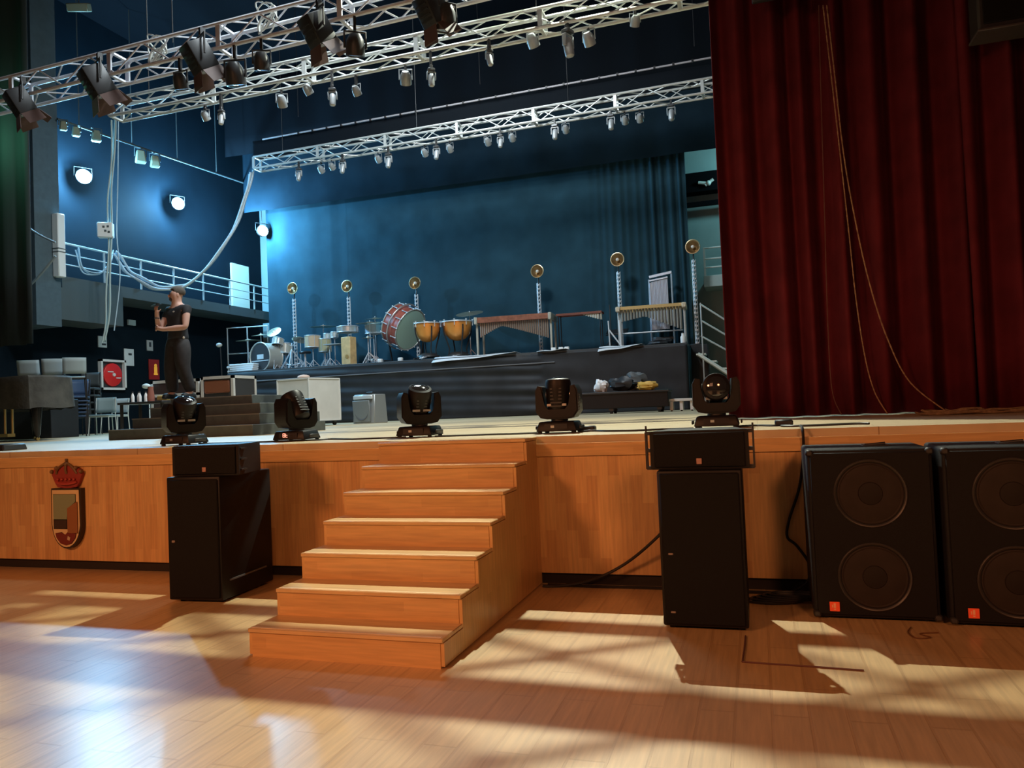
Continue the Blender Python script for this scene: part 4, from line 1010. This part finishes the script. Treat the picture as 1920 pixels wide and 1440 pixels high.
# second group
drum('tom_drum', 'tan tom on a stand left of the wooden box drum', 586, 630, 15.2, .24, .36, SHT, HEADW, .0, 0, True, 'stand drums')
drum('tom_drum', 'olive tom on a stand right of the tan tom', 609, 636, 15.3, .19, .4, pm('shell_olive', (.42, .38, .22), .4), HEADW, .0, 0, True, 'stand drums')
drum('bongo_drum', 'left one of the two small pale drums on the high stand', 613, 626, 15.6, .11, .17, SHW, HEADW, 0, 0, True, 'small stand drums')
drum('bongo_drum', 'right one of the two small pale drums on the high stand', 627, 623, 15.6, .12, .17, SHW, HEADW, 0, 0, True, 'small stand drums')
drum('snare_drum', 'wide silver drum below the second lamp stand', 652, 613, 15.3, .33, .17, pm('shell_chrome', (.6, .58, .52), .3, .6), HEADW, 0, 0, True, 'stand drums')
drum('snare_drum', 'pale blue drum on a tall stand left of the red bass drum', 700, 610, 15.3, .25, .26, SHB, HEADW, 0, 0, True, 'stand drums')
t = thing('trap_table', 'small black tray table with white sticks beside the box drum', 'table', (at(628, 690, 15.0).x, 15.0, RT)); hz = at(628, 646, 15).z - RT
MB().box((0, 0, hz), (.55, .35, .03), bev=.006).build('tray', pm('tray_grey', (.3, .3, .28), .5), t); MB().cyl((-.16, 0, .1), (-.16, 0, hz), .015).build('pole', CHROME, t)
m = MB()
for k in range(3): a = .4 + k * 2.1; m.cyl((-.16, 0, .3), (-.16 + .25 * math.cos(a), .25 * math.sin(a), .01), .012, n=6)
m.build('leg', CHROME, t)
t = thing('cajon', 'tall beige wooden box drum standing on the riser', 'drum', (at(655, 680, 14.5).x, 14.5, RT), -.15); hz = at(655, 632, 14.5).z - RT
MB().box((0, 0, hz / 2 + .01), (.34, .3, hz - .02), bev=.012).build('box', pm('cajon_wood', (.62, .42, .19), .5, noise=.2, nscale=6), t)
MB().lathe([(0, 0), (.06, 0), (.06, .006), (0, .006)], 16, T(.04, -.155, hz * .3) @ RX(PI / 2)).build('sound_hole', pm('hole', (.35, .2, .05), .6), t)
cymbal('wide flat cymbal left of the second lamp stand', 606, 611, 16.0, .42, .03)
cymbal('large cymbal above the pale blue drum', 693, 604, 15.0, .42, .06)
cymbal('upper cymbal left of the red bass drum', 703, 596, 16.0, .32, .10)
cymbal('small low cymbal left of the red bass drum', 690, 632, 14.5, .18, .05)
cymbal('tilted cymbal behind the timpani', 880, 586, 15.8, .42, .30)
# concert bass drum, tilted
c = at(757, 614, 15.3)
gd = thing('concert_bass_drum', 'big red concert bass drum with pale green head on a tilting stand', 'drum', (c.x, 15.3, RT))
R_ = .63; hz = c.z - RT
Mg = T(0, 0, hz + .02) @ (Vector((.90, -.22, -.42)).normalized().to_track_quat('Z', 'Y').to_matrix().to_4x4())
REDW = pm('drum_red', (.36, .085, .055), .35, noise=.3, nscale=3)
MB().lathe([(R_, -.28), (R_, .28), (R_ * .97, .28), (R_ * .97, -.28), (R_, -.28)], 40, Mg).build('shell', REDW, gd)
for z in (.285, -.285):
    MB().lathe([(0, z + .005), (R_ * .97, z + .005), (R_ * .97, z - .005), (0, z - .005)], 40, Mg).build('drum_head', pm('head_green', (.40, .58, .48), .55), gd)
    MB().tube([(R_ * 1.02 * math.cos(a / 36 * 2 * PI), R_ * 1.02 * math.sin(a / 36 * 2 * PI), z) for a in range(36)], .02, 6, True, Mg).build('hoop', pm('hoop_grey', (.5, .52, .48), .4, .4), gd)
for k in range(14):
    a = k / 14 * 2 * PI; x_, y_ = R_ * 1.06 * math.cos(a), R_ * 1.06 * math.sin(a)
    for sg in (-1, 1):
        m = MB(); m.cyl((x_, y_, sg * .29), (x_, y_, sg * .12), .014, n=6, M=Mg); m.box((x_, y_, sg * .12), (.03, .03, .05), Mg); m.ball((x_, y_, sg * .30), .022, n=8, M=Mg); m.build('lug', CHROME, gd)
m = MB(); m.tube([(R_ * 1.13 * math.cos(a / 36 * 2 * PI), R_ * 1.13 * math.sin(a / 36 * 2 * PI), 0) for a in range(36)], .022, 6, True, Mg); m.build('suspension_ring', pm('ring_grey', (.5, .5, .48), .35, .6), gd)
m = MB()
for sx in (-1, 1): m.cyl((sx * .5, .15, .1), (sx * .62, .1, hz), .03, n=8); m.cyl((sx * .5, -.4, .1), (sx * .5, .5, .1), .03, n=8)
m.cyl((-.5, .2, .1), (.5, .2, .1), .025, n=8); m.build('stand', BLACKM, gd)
for sx in (-1, 1):
    for y in (-.4, .5): MB().cyl((sx * .5 - .025, y, .06), (sx * .5 + .025, y, .06), .06, n=12).build('caster', RUBBER, gd)
# timpani
def timp(label, px, py, Y, rad):
    c = at(px, py, Y); hz = c.z - RT
    t = thing('timpani', label, 'drum', (c.x, Y, RT), 0, 'copper timpani')
    MB().lathe([(rad, hz), (rad, hz - .05), (rad * .96, hz - .2), (rad * .82, hz - .36), (rad * .55, hz - .48), (rad * .25, hz - .53), (0, hz - .54)], 36).build('bowl', COPPER, t)
    MB().lathe([(0, hz + .012), (rad * .98, hz + .012), (rad * .98, hz)], 36).build('drum_head', HEADW, t)
    MB().tube([(rad * 1.05 * math.cos(a / 32 * 2 * PI), rad * 1.05 * math.sin(a / 32 * 2 * PI), hz + .0) for a in range(32)], .02, 6, True).build('hoop', CHROME, t)
    m = MB()
    for k in range(8):
        a = k / 8 * 2 * PI + .2; x_, y_ = rad * 1.07 * math.cos(a), rad * 1.07 * math.sin(a); m = MB(); m.cyl((x_, y_, hz + .05), (x_, y_, hz - .12), .012, n=6); m.box((x_, y_, hz + .05), (.05, .02, .02)); m.build('tension_rod', CHROME, t)
    for k in range(4):
        a = k * PI / 2 + .75; MB().tube([(rad * 1.05 * math.cos(a), rad * 1.05 * math.sin(a), hz - .1), (rad * 1.0 * math.cos(a), rad * 1.0 * math.sin(a), hz - .3), (rad * .62 * math.cos(a), rad * .62 * math.sin(a), .3), (rad * .7 * math.cos(a), rad * .7 * math.sin(a), .12)], .022, 6).build('strut', BLACKM, t)
    MB().lathe([(0, .2), (.2, .2), (.32, .12), (.33, .09), (0, .09)], 20).build('base', BLACKM, t)
    for k in range(3): a = k * 2.09 + .5; MB().cyl((.33 * math.cos(a) - .02, .33 * math.sin(a), .05), (.33 * math.cos(a) + .02, .33 * math.sin(a), .05), .05, n=10).build('caster', CHROME, t)
    MB().box((.03, -.42, .12), (.12, .3, .03), RX(.15), bev=.01).build('pedal', CHROME, t)
timp('copper kettledrum nearer the red bass drum', 801, 607, 14.55, .36)
timp('copper kettledrum beside the marimba', 857, 604, 14.8, .42)
# marimba
ROSE = pm('rosewood', (.27, .10, .06), .4, noise=.3, nscale=9); RESM = pm('resonator', (.42, .31, .24), .35, .6)
a_, b_ = at(902, 604, 14.8), at(1028, 588, 14.8)
mr = thing('marimba', 'long rosewood marimba with arched resonators right of the timpani', 'marimba', (a_.x, 14.8, RT), math.radians(4)); L_ = b_.x - a_.x; hz = b_.z - RT - .02
m = MB(); n_ = 34
for k in range(n_):
    u = (k + .5) / n_; ln = .52 - .24 * u; ln = .30 + .24 * u
    m.box((L_ * u, .02, hz), (L_ / n_ * .86, ln, .025), bev=.004)
m.build('natural_bars', ROSE, mr)
m = MB()
for k in range(n_ - 1):
    if k % 7 in (2, 6): continue
    u = (k + 1) / n_; m.box((L_ * u, .36, hz + .05), (L_ / n_ * .86, .25 + .2 * u, .025), bev=.004)
m.build('accidental_bars', ROSE, mr)
m = MB(); m.box((L_ / 2, -.27, hz - .05), (L_ + .1, .03, .16), bev=.008); m.box((L_ / 2, .62, hz - .0), (L_ + .1, .03, .08), bev=.008); m.build('side_rail', ROSE, mr)
m = MB()
for k in range(n_):
    u = (k + .5) / n_; x = L_ * u
    dep = .20 + .42 * (abs(u - .33) / .67) ** 1.1 if u > .33 else .20 + .30 * ((.33 - u) / .33) ** 1.2
    m.cyl((x, -.16, hz - .04), (x, -.16, hz - .04 - dep), L_ / n_ * .45, n=8)
m.build('resonator_bank', RESM, mr)
for x in (-.08, L_ + .06):
    e = MB().box((x, .15, hz - .06), (.09, .95, .2), bev=.015).build('end_frame', pm('end_grey', (.42, .40, .33), .5), mr)
    for y in (-.15, .5):
        MB().box((x, y, hz / 2 - .05), (.06, .07, hz - .2), bev=.01).build('leg', pm('end_grey', (.42, .40, .33), .5), mr)
        MB().cyl((x - .02, y, .05), (x + .02, y, .05), .05, n=10).build('caster', CHROME, mr)
# xylophone behind, thin
a_, b_ = at(1045, 592, 15.3), at(1130, 584, 15.3); L_ = b_.x - a_.x; hz = b_.z - RT
xy = thing('xylophone', 'slim dark red xylophone on thin legs between marimba and music stand', 'xylophone', (a_.x, 15.3, RT)); m = MB()
for k in range(24): m.box((L_ * (k + .5) / 24, 0, hz), (L_ / 24 * .8, .32, .022), bev=.003)
m.build('bars', ROSE, xy); m = MB(); m.box((L_ / 2, -.18, hz - .03), (L_, .025, .05)); m.box((L_ / 2, .18, hz - .03), (L_, .025, .05)); m.build('side_rail', pm('xylo_rail', (.2, .06, .04), .4), xy)
m = MB()
for k in range(8): m.cyl((L_ * (.62 + .05 * k), -.12, hz - .05), (L_ * (.62 + .05 * k), -.12, hz - .08 - .022 * k), .04, n=8)
m.build('resonator_bank', pm('pale_res', (.6, .55, .45), .4, .3), xy)
for x in (.06, L_ - .06):
    for y in (-.15, .15): MB().cyl((x, y, 0), (x, y, hz - .03), .015, n=6).build('leg', BLACKM, xy)
# music stand
p = at(1146, 640, 15.0); hz = at(1146, 568, 15).z - RT
t = thing('music_stand', 'black music stand left of the vibraphone', 'music stand', (p.x, 15.0, RT))
MB().box((-.02, 0, hz), (.62, .04, .36), RX(-1.1), bev=.008).build('desk', BLACKM, t); MB().cyl((0, 0, .05), (0, 0, hz - .05), .016).build('pole', BLACKM, t)
m = MB(); tripod(m, hz, .3, .35); m.build('leg', BLACKM, t)
p = at(1163, 640, 14.7)
t = thing('folding_stand', 'white folding stand legs on the riser under the music stand', 'stand', (p.x, 14.7, RT)); hz = at(1163, 600, 14.7).z - RT
m = MB(); m.cyl((.02, 0, .02), (.0, 0, hz), .025, n=8); m.cyl((-.3, 0, hz * .7), (.0, 0, .1), .02, n=8); m.cyl((-.3, .1, .02), (-.3, 0, hz), .018, n=8); m.build('frame', pm('stand_white', (.7, .72, .72), .4), t)
for x in (-.3, .02): MB().ball((x, 0, .04), .05).build('foot', WHITE, t)
# vibraphone
a_, b_ = at(1164, 580, 14.9), at(1278, 570, 14.9); L_ = b_.x - a_.x; hz = b_.z - RT
vb = thing('vibraphone', 'gold-barred vibraphone with grey tube resonators at the right end', 'vibraphone', (a_.x, 14.9, RT), math.radians(3)); GOLD = pm('gold_bars', (.85, .62, .30), .35, .6); n_ = 20
m = MB()
for k in range(n_): m.box((L_ * (k + .5) / n_, 0, hz), (L_ / n_ * .85, .28 + .008 * k, .02), bev=.003)
m.build('natural_bars', GOLD, vb); m = MB()
for k in range(n_ - 1):
    if k % 7 in (2, 6): continue
    m.box((L_ * (k + 1) / n_, .3, hz + .03), (L_ / n_ * .85, .25, .02), bev=.003)
m.build('accidental_bars', pm('silver_bars', (.72, .70, .66), .3, .8), vb)
m = MB(); m.box((L_ / 2, -.2, hz - .02), (L_ + .05, .03, .09), bev=.006); m.box((L_ / 2, .5, hz - .02), (L_ + .05, .03, .09), bev=.006); m.build('side_rail', pm('vibe_rail', (.58, .38, .15), .4), vb)
m = MB()
for k in range(n_):
    u = (k + .5) / n_; dep = .22 + (.42 * ((u - .4) / .6) ** 1.0 if u > .4 else .12 * ((.4 - u) / .4))
    m.cyl((L_ * u, -.12, hz - .04), (L_ * u, -.12, hz - .04 - dep), L_ / n_ * .40, n=8)
m.build('resonator_bank', pm('vibe_res', (.48, .44, .38), .35, .6), vb)
for x, sc in ((-.06, .8), (L_ + .06, 1)):
    MB().box((x, .14, hz - .04), (.12, .8, .14), bev=.02).build('end_frame', pm('vibe_end', (.60, .50, .36), .45), vb)
    for y in (-.1, .4):
        MB().cyl((x, y, .06), (x, y, hz - .1), .03, n=8).build('leg', pm('vibe_leg', (.6, .6, .58), .4, .3), vb); MB().cyl((x - .02, y, .05), (x + .02, y, .05), .05, n=10).build('caster', RUBBER, vb)
MB().cyl((0, .1, .42), (L_, .1, .42), .02, n=8).build('cross_bar', CHROME, vb)
# tubular bells
a_, b_ = at(1219, 527, 15.9), at(1257, 515, 15.9); L_ = b_.x - a_.x; hz = a_.z - RT
tb = thing('tubular_bells', 'rack of silver tubular bells standing behind the vibraphone', 'chimes', (a_.x, 15.9, RT)); 
m = MB(); n_ = 13
for k in range(n_): m.cyl((L_ * .82 * k / (n_ - 1), 0, hz - .05 + .1 * k / n_), (L_ * .82 * k / (n_ - 1), 0, .55), .019, n=8)
m.build('tubes', pm('bell_tube', (.72, .66, .70), .35, .4), tb)
m = MB(); m.box((0, 0, 0), (L_ * 1.12, .09, .08), T(L_ * .5, .06, hz + .16) @ RY(-.14), bev=.01); m.box((0, 0, 0), (L_ * .92, .05, .05), T(L_ * .41, -.02, hz + .03) @ RY(-.12), bev=.008); m.build('top_rail', pm('bell_rail', (.62, .68, .78), .35, .5), tb)
for x in (-.04, L_ + .02): MB().cyl((x, .05, 0), (x, .05, hz + (.05 if x < 0 else .2)), .025, n=8).build('post', pm('bell_rail', (.62, .68, .78), .35, .5), tb)
MB().box((L_ / 2, .05, .3), (L_, .06, .06)).build('cross_bar', BLACKM, tb)
for x in (-.04, L_ + .02): MB().box((x, .05, .03), (.06, .6, .06), bev=.01).build('foot', BLACKM, tb)
# things under and beside the vibraphone
lump('cable_heap', 'heap of dark and pale cables under the vibraphone', 'cable', 1243, 14.6, .2, (1.4, 1, .6), pm('heap_dark', (.03, .032, .036), .5, noise=.5, nscale=20), 21, RT)
p = at(1289, 635, 14.4); t = thing('white_canister', 'small white canister at the right corner of the riser', 'can', (-1.72, 14.4, RT))
MB().lathe([(0, 0), (.07, 0), (.07, .18), (.04, .22), (.04, .27), (0, .27)], 16).build('can_body', WHITE, t); MB().cyl((0, 0, .27), (0, 0, .3), .03).build('cap', BLACK, t)
for i, (px, lab) in enumerate([(1038, 'left one of the small white feet boxes under the marimba end'), (1052, 'middle one of the small white boxes under the marimba end'), (1063, 'right one of the small white boxes under the marimba end'), (750, 'small white block below the red bass drum'), (712, 'round white block left below the red bass drum')]):
    p = at(px, 650, 14.4); tag(MB().box((0, 0, .06), (.13, .12, .12), bev=.02, seg=2).build('white_block', WHITE, loc=(p.x, 14.4, RT + .002)), lab, 'box', 'white blocks on the riser')

# ---- reflector lamps on lattice poles
def lampstand(label, px, py, Y, rz=0., bri=1):
    c = at(px, py, Y); hz = c.z - RT
    t = thing('reflector_lamp', label, 'lamp', (c.x, Y, RT), rz, 'reflector lamps on lattice poles')
    M = T(0, -.02, hz) @ RX(PI / 2); r_ = .185
    MB().lathe([(0, -.10), (.08, -.09), (.15, -.05), (r_, .02), (r_ + .012, .03), (r_ + .006, .04), (r_ - .01, .03), (.14, -.03), (.07, -.07), (0, -.08)], 28, M).build('reflector', pm('brass_dish', (.34, .22, .10), .32, .8), t)
    MB().tube([(r_ * math.cos(a / 28 * 2 * PI), r_ * math.sin(a / 28 * 2 * PI), .035) for a in range(28)], .014, 6, True, M).build('rim', pm('rim_brass', (.7, .55, .32), .3, .8), t)
    MB().ball((0, -.02, hz), .05, (1, 1, 1), 12).build('bulb', pm('bulb_pale', (.75, .7, .62), .25), t)
    MB().cyl((0, .03, hz - .34), (0, .05, hz - .16), .02, n=8).build('neck', BLACKM, t)
    m = MB(); pole_h = hz - .34; s_ = .055
    for k in range(3): a = k * 2.094 + .5; m.cyl((s_ * math.cos(a), s_ * math.sin(a), .02), (s_ * math.cos(a), s_ * math.sin(a), pole_h), .011, n=6)
    n_ = int(pole_h / .11)
    for k in range(n_):
        for j in range(3):
            a, b = j * 2.094 + .5, (j + 1) * 2.094 + .5; z = k * pole_h / n_
            m.cyl((s_ * math.cos(a), s_ * math.sin(a), z), (s_ * math.cos(b), s_ * math.sin(b), z + pole_h / n_), .009, n=5)
        m.box((0, 0, (k + .5) * pole_h / n_), (.075, .075, .035))
    m.build('lattice_pole', pm('pole_alu', (.68, .72, .75), .4, .35), t)
    MB().cyl((0, 0, 0), (0, 0, .025), .22, n=24).build('base_plate', BLACKM, t)
LP = [(550, 541, 15.9), (652, 537, 15.9), (779, 531, 15.9), (1008, 509, 15.6), (1158, 487, 15.6), (1299, 463, 15.2)]
LL = ['leftmost round reflector lamp on a lattice pole, above the drum kit', 'second reflector lamp from left, on a pole above the wide silver drum', 'reflector lamp on a pole right behind the red bass drum', 'reflector lamp on a pole behind the marimba', 'reflector lamp on a pole behind the music stand', 'rightmost reflector lamp on a pole, right of the vibraphone']
for (px, py, Y), lab in zip(LP[:5], LL[:5]): lampstand(lab, px, py, Y)
c = at(*LP[5]); 
MB_p = tag(MB().box((0, 0, 0), (.5, .5, RT - H), bev=.01).build('speaker_plinth', BLKCLOTH, loc=(c.x + .02, 15.2, (RT + H) / 2)), 'narrow black plinth beside the riser carrying the rightmost lamp', 'platform')
lampstand(LL[5], *LP[5])

# ================================================================== right rear: gallery, stairs
t = thing('side_balcony', 'pale green balcony with white railing between the backdrop and the red curtain', 'balcony', (at(1320, 530, 18.0).x, 18.0, at(1320, 525, 18).z))
MB().box((.9, .4, -.06), (1.8, 1.0, .34), bev=.01).build('slab', pm('balcony_paint', (.45, .55, .54), .6), t)
for z in (.36, .62, .95): MB().cyl((0.05, -.05, z), (1.8, -.05, z), .025, n=8).build('rail_bar', WHITE, t)
for x in (.05, .9, 1.7): MB().box((x, -.05, .5), (.06, .04, .95)).build('post', WHITE, t)
t = thing('side_beam', 'dark steel beam with pale fittings on the wall right of the backdrop', 'beam', (0, 18.6, 0)); z0 = at(1310, 345, 18.6).z
MB().box((.6, 0, z0), (5, .5, .6), RY(0)).build('beam_body', DARK, t)
MB().box((.6, 0, at(1310, 383, 18.6).z), (5, .12, .14)).build('lower_pipe', DARK, t)
q = at(1322, 344, 18.3); m = MB(); m.cyl((q.x - .2, -.3, q.z + .05), (q.x + .05, -.3, q.z), .05, n=8); m.cyl((q.x, -.3, q.z - .05), (q.x + .25, -.3, q.z + .1), .05, n=8); m.ball((q.x + .1, -.3, q.z), .08); m.build('pale_fitting', WHITE, t)
# handrails and white steel steps at the riser's right end
t = thing('riser_stairs', 'white steel stairs with handrails going down from the right end of the riser', 'stairs', (-1.5, 14.6, 0))
for (x0, y0), (x1, y1) in (((1312, 570), (1352, 595)), ((1316, 602), (1354, 624)), ((1314, 630), (1358, 654))):
    a, b = at(x0, y0, 14.4), at(x1, y1, 14.4); d = b - a; b = a + d * 2.2
    MB().cyl((a.x + 1.5, -.2, a.z), (b.x + 1.5, -.2, b.z), .022, n=8).build('handrail', ALU, t)
for x in (.26, 1.5): MB().cyl((x, -.2, H + .05), (x, -.2, at(1312, 568, 14.4).z - (x - .26) * .62), .02, n=8).build('post', ALU, t)
a, b = at(1308, 660, 14.4), at(1362, 695, 14.4); d = (b - a) * 1.9
for y in (-.2, .6):
    e = MB(); e.cyl((a.x + 1.5, y, a.z - .05), (a.x + 1.5 + d.x, y, a.z + d.z - .05), .05, n=6); e.build('stringer', pm('stair_white', (.62, .68, .62), .5), t)
for k in range(5):
    u = (k + .3) / 5; MB().box((a.x + 1.5 + d.x * u, .2, a.z + d.z * u + .0), (.24, .78, .04)).build('tread', pm('stair_white', (.62, .68, .62), .5), t)

# ================================================================== ropes on the curtain, box, cables on the floor
def rope(name, label, pts, r, mat, beads=True):
    P = smooth(pts, 14); m = MB()
    m.tube(P, [r * (1 + .35 * (i % 2)) for i in range(len(P))], 6)
    return tag(m.build(name, mat), label, 'rope', 'gold ropes against the red curtain')
CYR = 2.84
rope('curtain_rope', 'twisted gold rope hanging nearly straight down the red curtain', [at(x_, y_, CYR) for x_, y_ in [(1543, 10), (1556, 120), (1572, 260), (1590, 420), (1605, 560), (1622, 670), (1640, 735), (1664, 776)]], .0055, ROPE)
rope('curtain_rope', 'twisted gold rope bowing out to the right across the red curtain', [at(x_, y_, CYR - .02) for x_, y_ in [(1550, 10), (1565, 140), (1582, 290), (1605, 420), (1630, 530), (1662, 630), (1705, 715), (1775, 772)]], .006, ROPE)
rope('curtain_rope', 'thin dark cord hanging down the curtain left of the gold ropes', [at(x_, y_, CYR - .02) for x_, y_ in [(1535, 10), (1540, 200), (1546, 400), (1552, 600), (1560, 730), (1578, 778)]], .004, pm('dark_cord', (.12, .05, .04), .7))
# rope heap on the stage floor
m = MB(); rnd = random.Random(4)
for k in range(9):
    r_ = rnd.uniform(.1, .3); cx = rnd.uniform(-.35, .35); m.tube([(cx + r_ * math.cos(a / 16 * 2 * PI) * 1.3, r_ * .5 * math.sin(a / 16 * 2 * PI), .014 + .005 * k * rnd.random() + .004 * math.sin(a)) for a in range(16)], .009, 5, True)
p = at(1850, 780, 2.35); tag(m.build('rope_heap', pm('heap_rope', (.20, .13, .075), .8, noise=.4, nscale=30), loc=(p.x, 2.3, H)), 'loose heap of brown rope on the stage floor under the right curtain', 'rope')
# black hanging box top right
a, b = at(1832, 62, 2.3), at(1990, 60, 2.3)
t = thing('hanging_speaker', 'black box hanging in front of the curtain in the top right corner', 'loudspeaker', ((a.x + b.x) / 2, 2.3, a.z))
MB().box((0, .1, .5), (b.x - a.x, .3, 1.0), bev=.02).build('cabinet', pm('dusty_black', (.022, .02, .024), .7), t); MB().box((0, -.06, .5), (b.x - a.x - .08, .02, .9), bev=.005).build('grille', GRILLE, t)
MB().box((0, .1, 0), (b.x - a.x + .02, .33, .025), bev=.006).build('bottom_rail', pm('rail_grey', (.07, .06, .06), .5), t)
a = at(1410, 6, 2.7); b = at(1540, 4, 2.7)
tag(MB().box((0, 0, .2), (b.x - a.x, .08, .4), bev=.01).build('dark_valance', pm('dusty_black', (.022, .02, .024), .7), loc=((a.x + b.x) / 2, 2.7, a.z)), 'dark box at the very top of the red curtain', 'box')

def fl(px, py, z=.008):
    r = w(Vector(((px - 960) / F, (py - 720) / F, 1))); return CAM + r * ((z - CAM.z) / r.z)
def onstage(px, Y): p_ = at(px, 800, Y); return Vector((p_.x, Y, H + .008))
cable('speaker_cable', 'black cable running from the right speaker tower to the stairs along the floor', [(-.55, -.30, .62), (-.72, -.22, .42), (-.98, -.12, .2), (-1.25, -.08, .06), (-1.5, -.09, .012), (-1.63, -.11, .012)], .011, BC, 6)
cable('speaker_cable', 'black cable lying along the foot of the stage right of the stairs', [(-1.6, -.06, .012), (-1.2, -.07, .012), (-.8, -.06, .012), (-.3, -.09, .012), (.1, -.10, .012), (.25, -.16, .012)], .012, BC)
q = [at(1506, 795, .0)]
cable('speaker_cable', 'black cable hanging from the stage edge beside the double bass cabinet', [(.30, .25, H + .012), (.30, -.035, H + .006), (.298, -.045, 1.0), (.26, -.05, .75), (.18, -.06, .52), (.16, -.07, .40), (.22, -.08, .34), (.30, -.09, .2), (.26, -.12, .08), (.1, -.16, .012), (-.05, -.2, .012)], .011, BC, 6)
m = MB()
for k in range(5): m.tube([(.02 + .05 * k + (.16 + .01 * k) * math.cos(a / 16 * 2 * PI), -.32 + .07 * math.sin(a / 16 * 2 * PI), .012 + .012 * k) for a in range(16)], .010, 5, True)
tag(m.build('cable_coil', BC), 'small coil of black cable on the floor between right tower and bass cabinet', 'cable')
m = MB(); m.tube(smooth([(-3.95 + .62, -.10, .012), (-3.2, -.12, .012), (-3.05, -.1, .05), (-2.98, -.08, .09), (-2.92, -.1, .05), (-2.90, -.1, .012)], 6), .012, 6)
for k in range(4): m.tube([(-3.12 + .12 * math.cos(a / 14 * 2 * PI), -.2 + .06 * math.sin(a / 14 * 2 * PI), .012 + .014 * k) for a in range(14)], .012, 5, True)
tag(m.build('cable_coil', BC), 'black cable coil on the floor between left tower and stairs', 'cable')
cable('stage_cable', 'black cable along the stage edge joining the moving heads left of the stairs', [onstage(x_, y_) + Vector((0, 0, .0)) for x_, y_ in [(372, .62), (430, .5), (500, .55), (590, .62), (620, .72), (660, .52), (700, .56), (760, .58)]], .008, BC)
cable('stage_cable', 'black cable along the stage edge between top of stairs and next moving head', [onstage(x_, y_) for x_, y_ in [(815, .6), (870, .58), (920, .63), (960, .6), (1012, .64)]], .008, BC)
cable('stage_cable', 'black cable along the stage edge left of the red curtain', [onstage(x_, y_) for x_, y_ in [(1085, .66), (1110, .75), (1140, .6), (1190, .5), (1240, .58), (1300, .6)]], .009, BC)
cable('stage_cable', 'tangled black cable on the stage edge under the red curtain', [onstage(x_, y_) for x_, y_ in [(1385, .7), (1420, .8), (1450, .65), (1480, .7), (1465, .5), (1500, .4), (1600, .5), (1630, .45)]], .009, BC)
tag(MB().box((0, 0, .025), (.14, .1, .05), bev=.012).build('power_brick', BLACK, loc=onstage(1470, .75) - Vector((0, 0, .008))), 'small black power brick on the stage under the curtain', 'box')
tag(MB().box((0, 0, .025), (.16, .1, .05), bev=.012).build('power_brick', BLACK, loc=onstage(1100, .85) - Vector((0, 0, .008))), 'small black power brick right of the moving head beside the stairs', 'box')
cable('floor_cable', 'thin dark cord laid in an angle on the floor right of the tower', [fl(1398, 1192, .005), fl(1396, 1215, .005), fl(1393, 1238, .005), fl(1397, 1241, .005), fl(1450, 1245, .005), fl(1540, 1251, .005), fl(1620, 1257, .005)], .0045, pm('dark_cord', (.12, .05, .04), .7))
cable('floor_wire', 'short loop of brown wire on the floor in front of the bass cabinets', [fl(1708, 1176, .006), fl(1703, 1186, .006), fl(1718, 1196, .006), fl(1745, 1195, .006), fl(1725, 1188, .006), fl(1760, 1186, .006)], .0035, pm('brown_wire', (.14, .06, .02), .6))
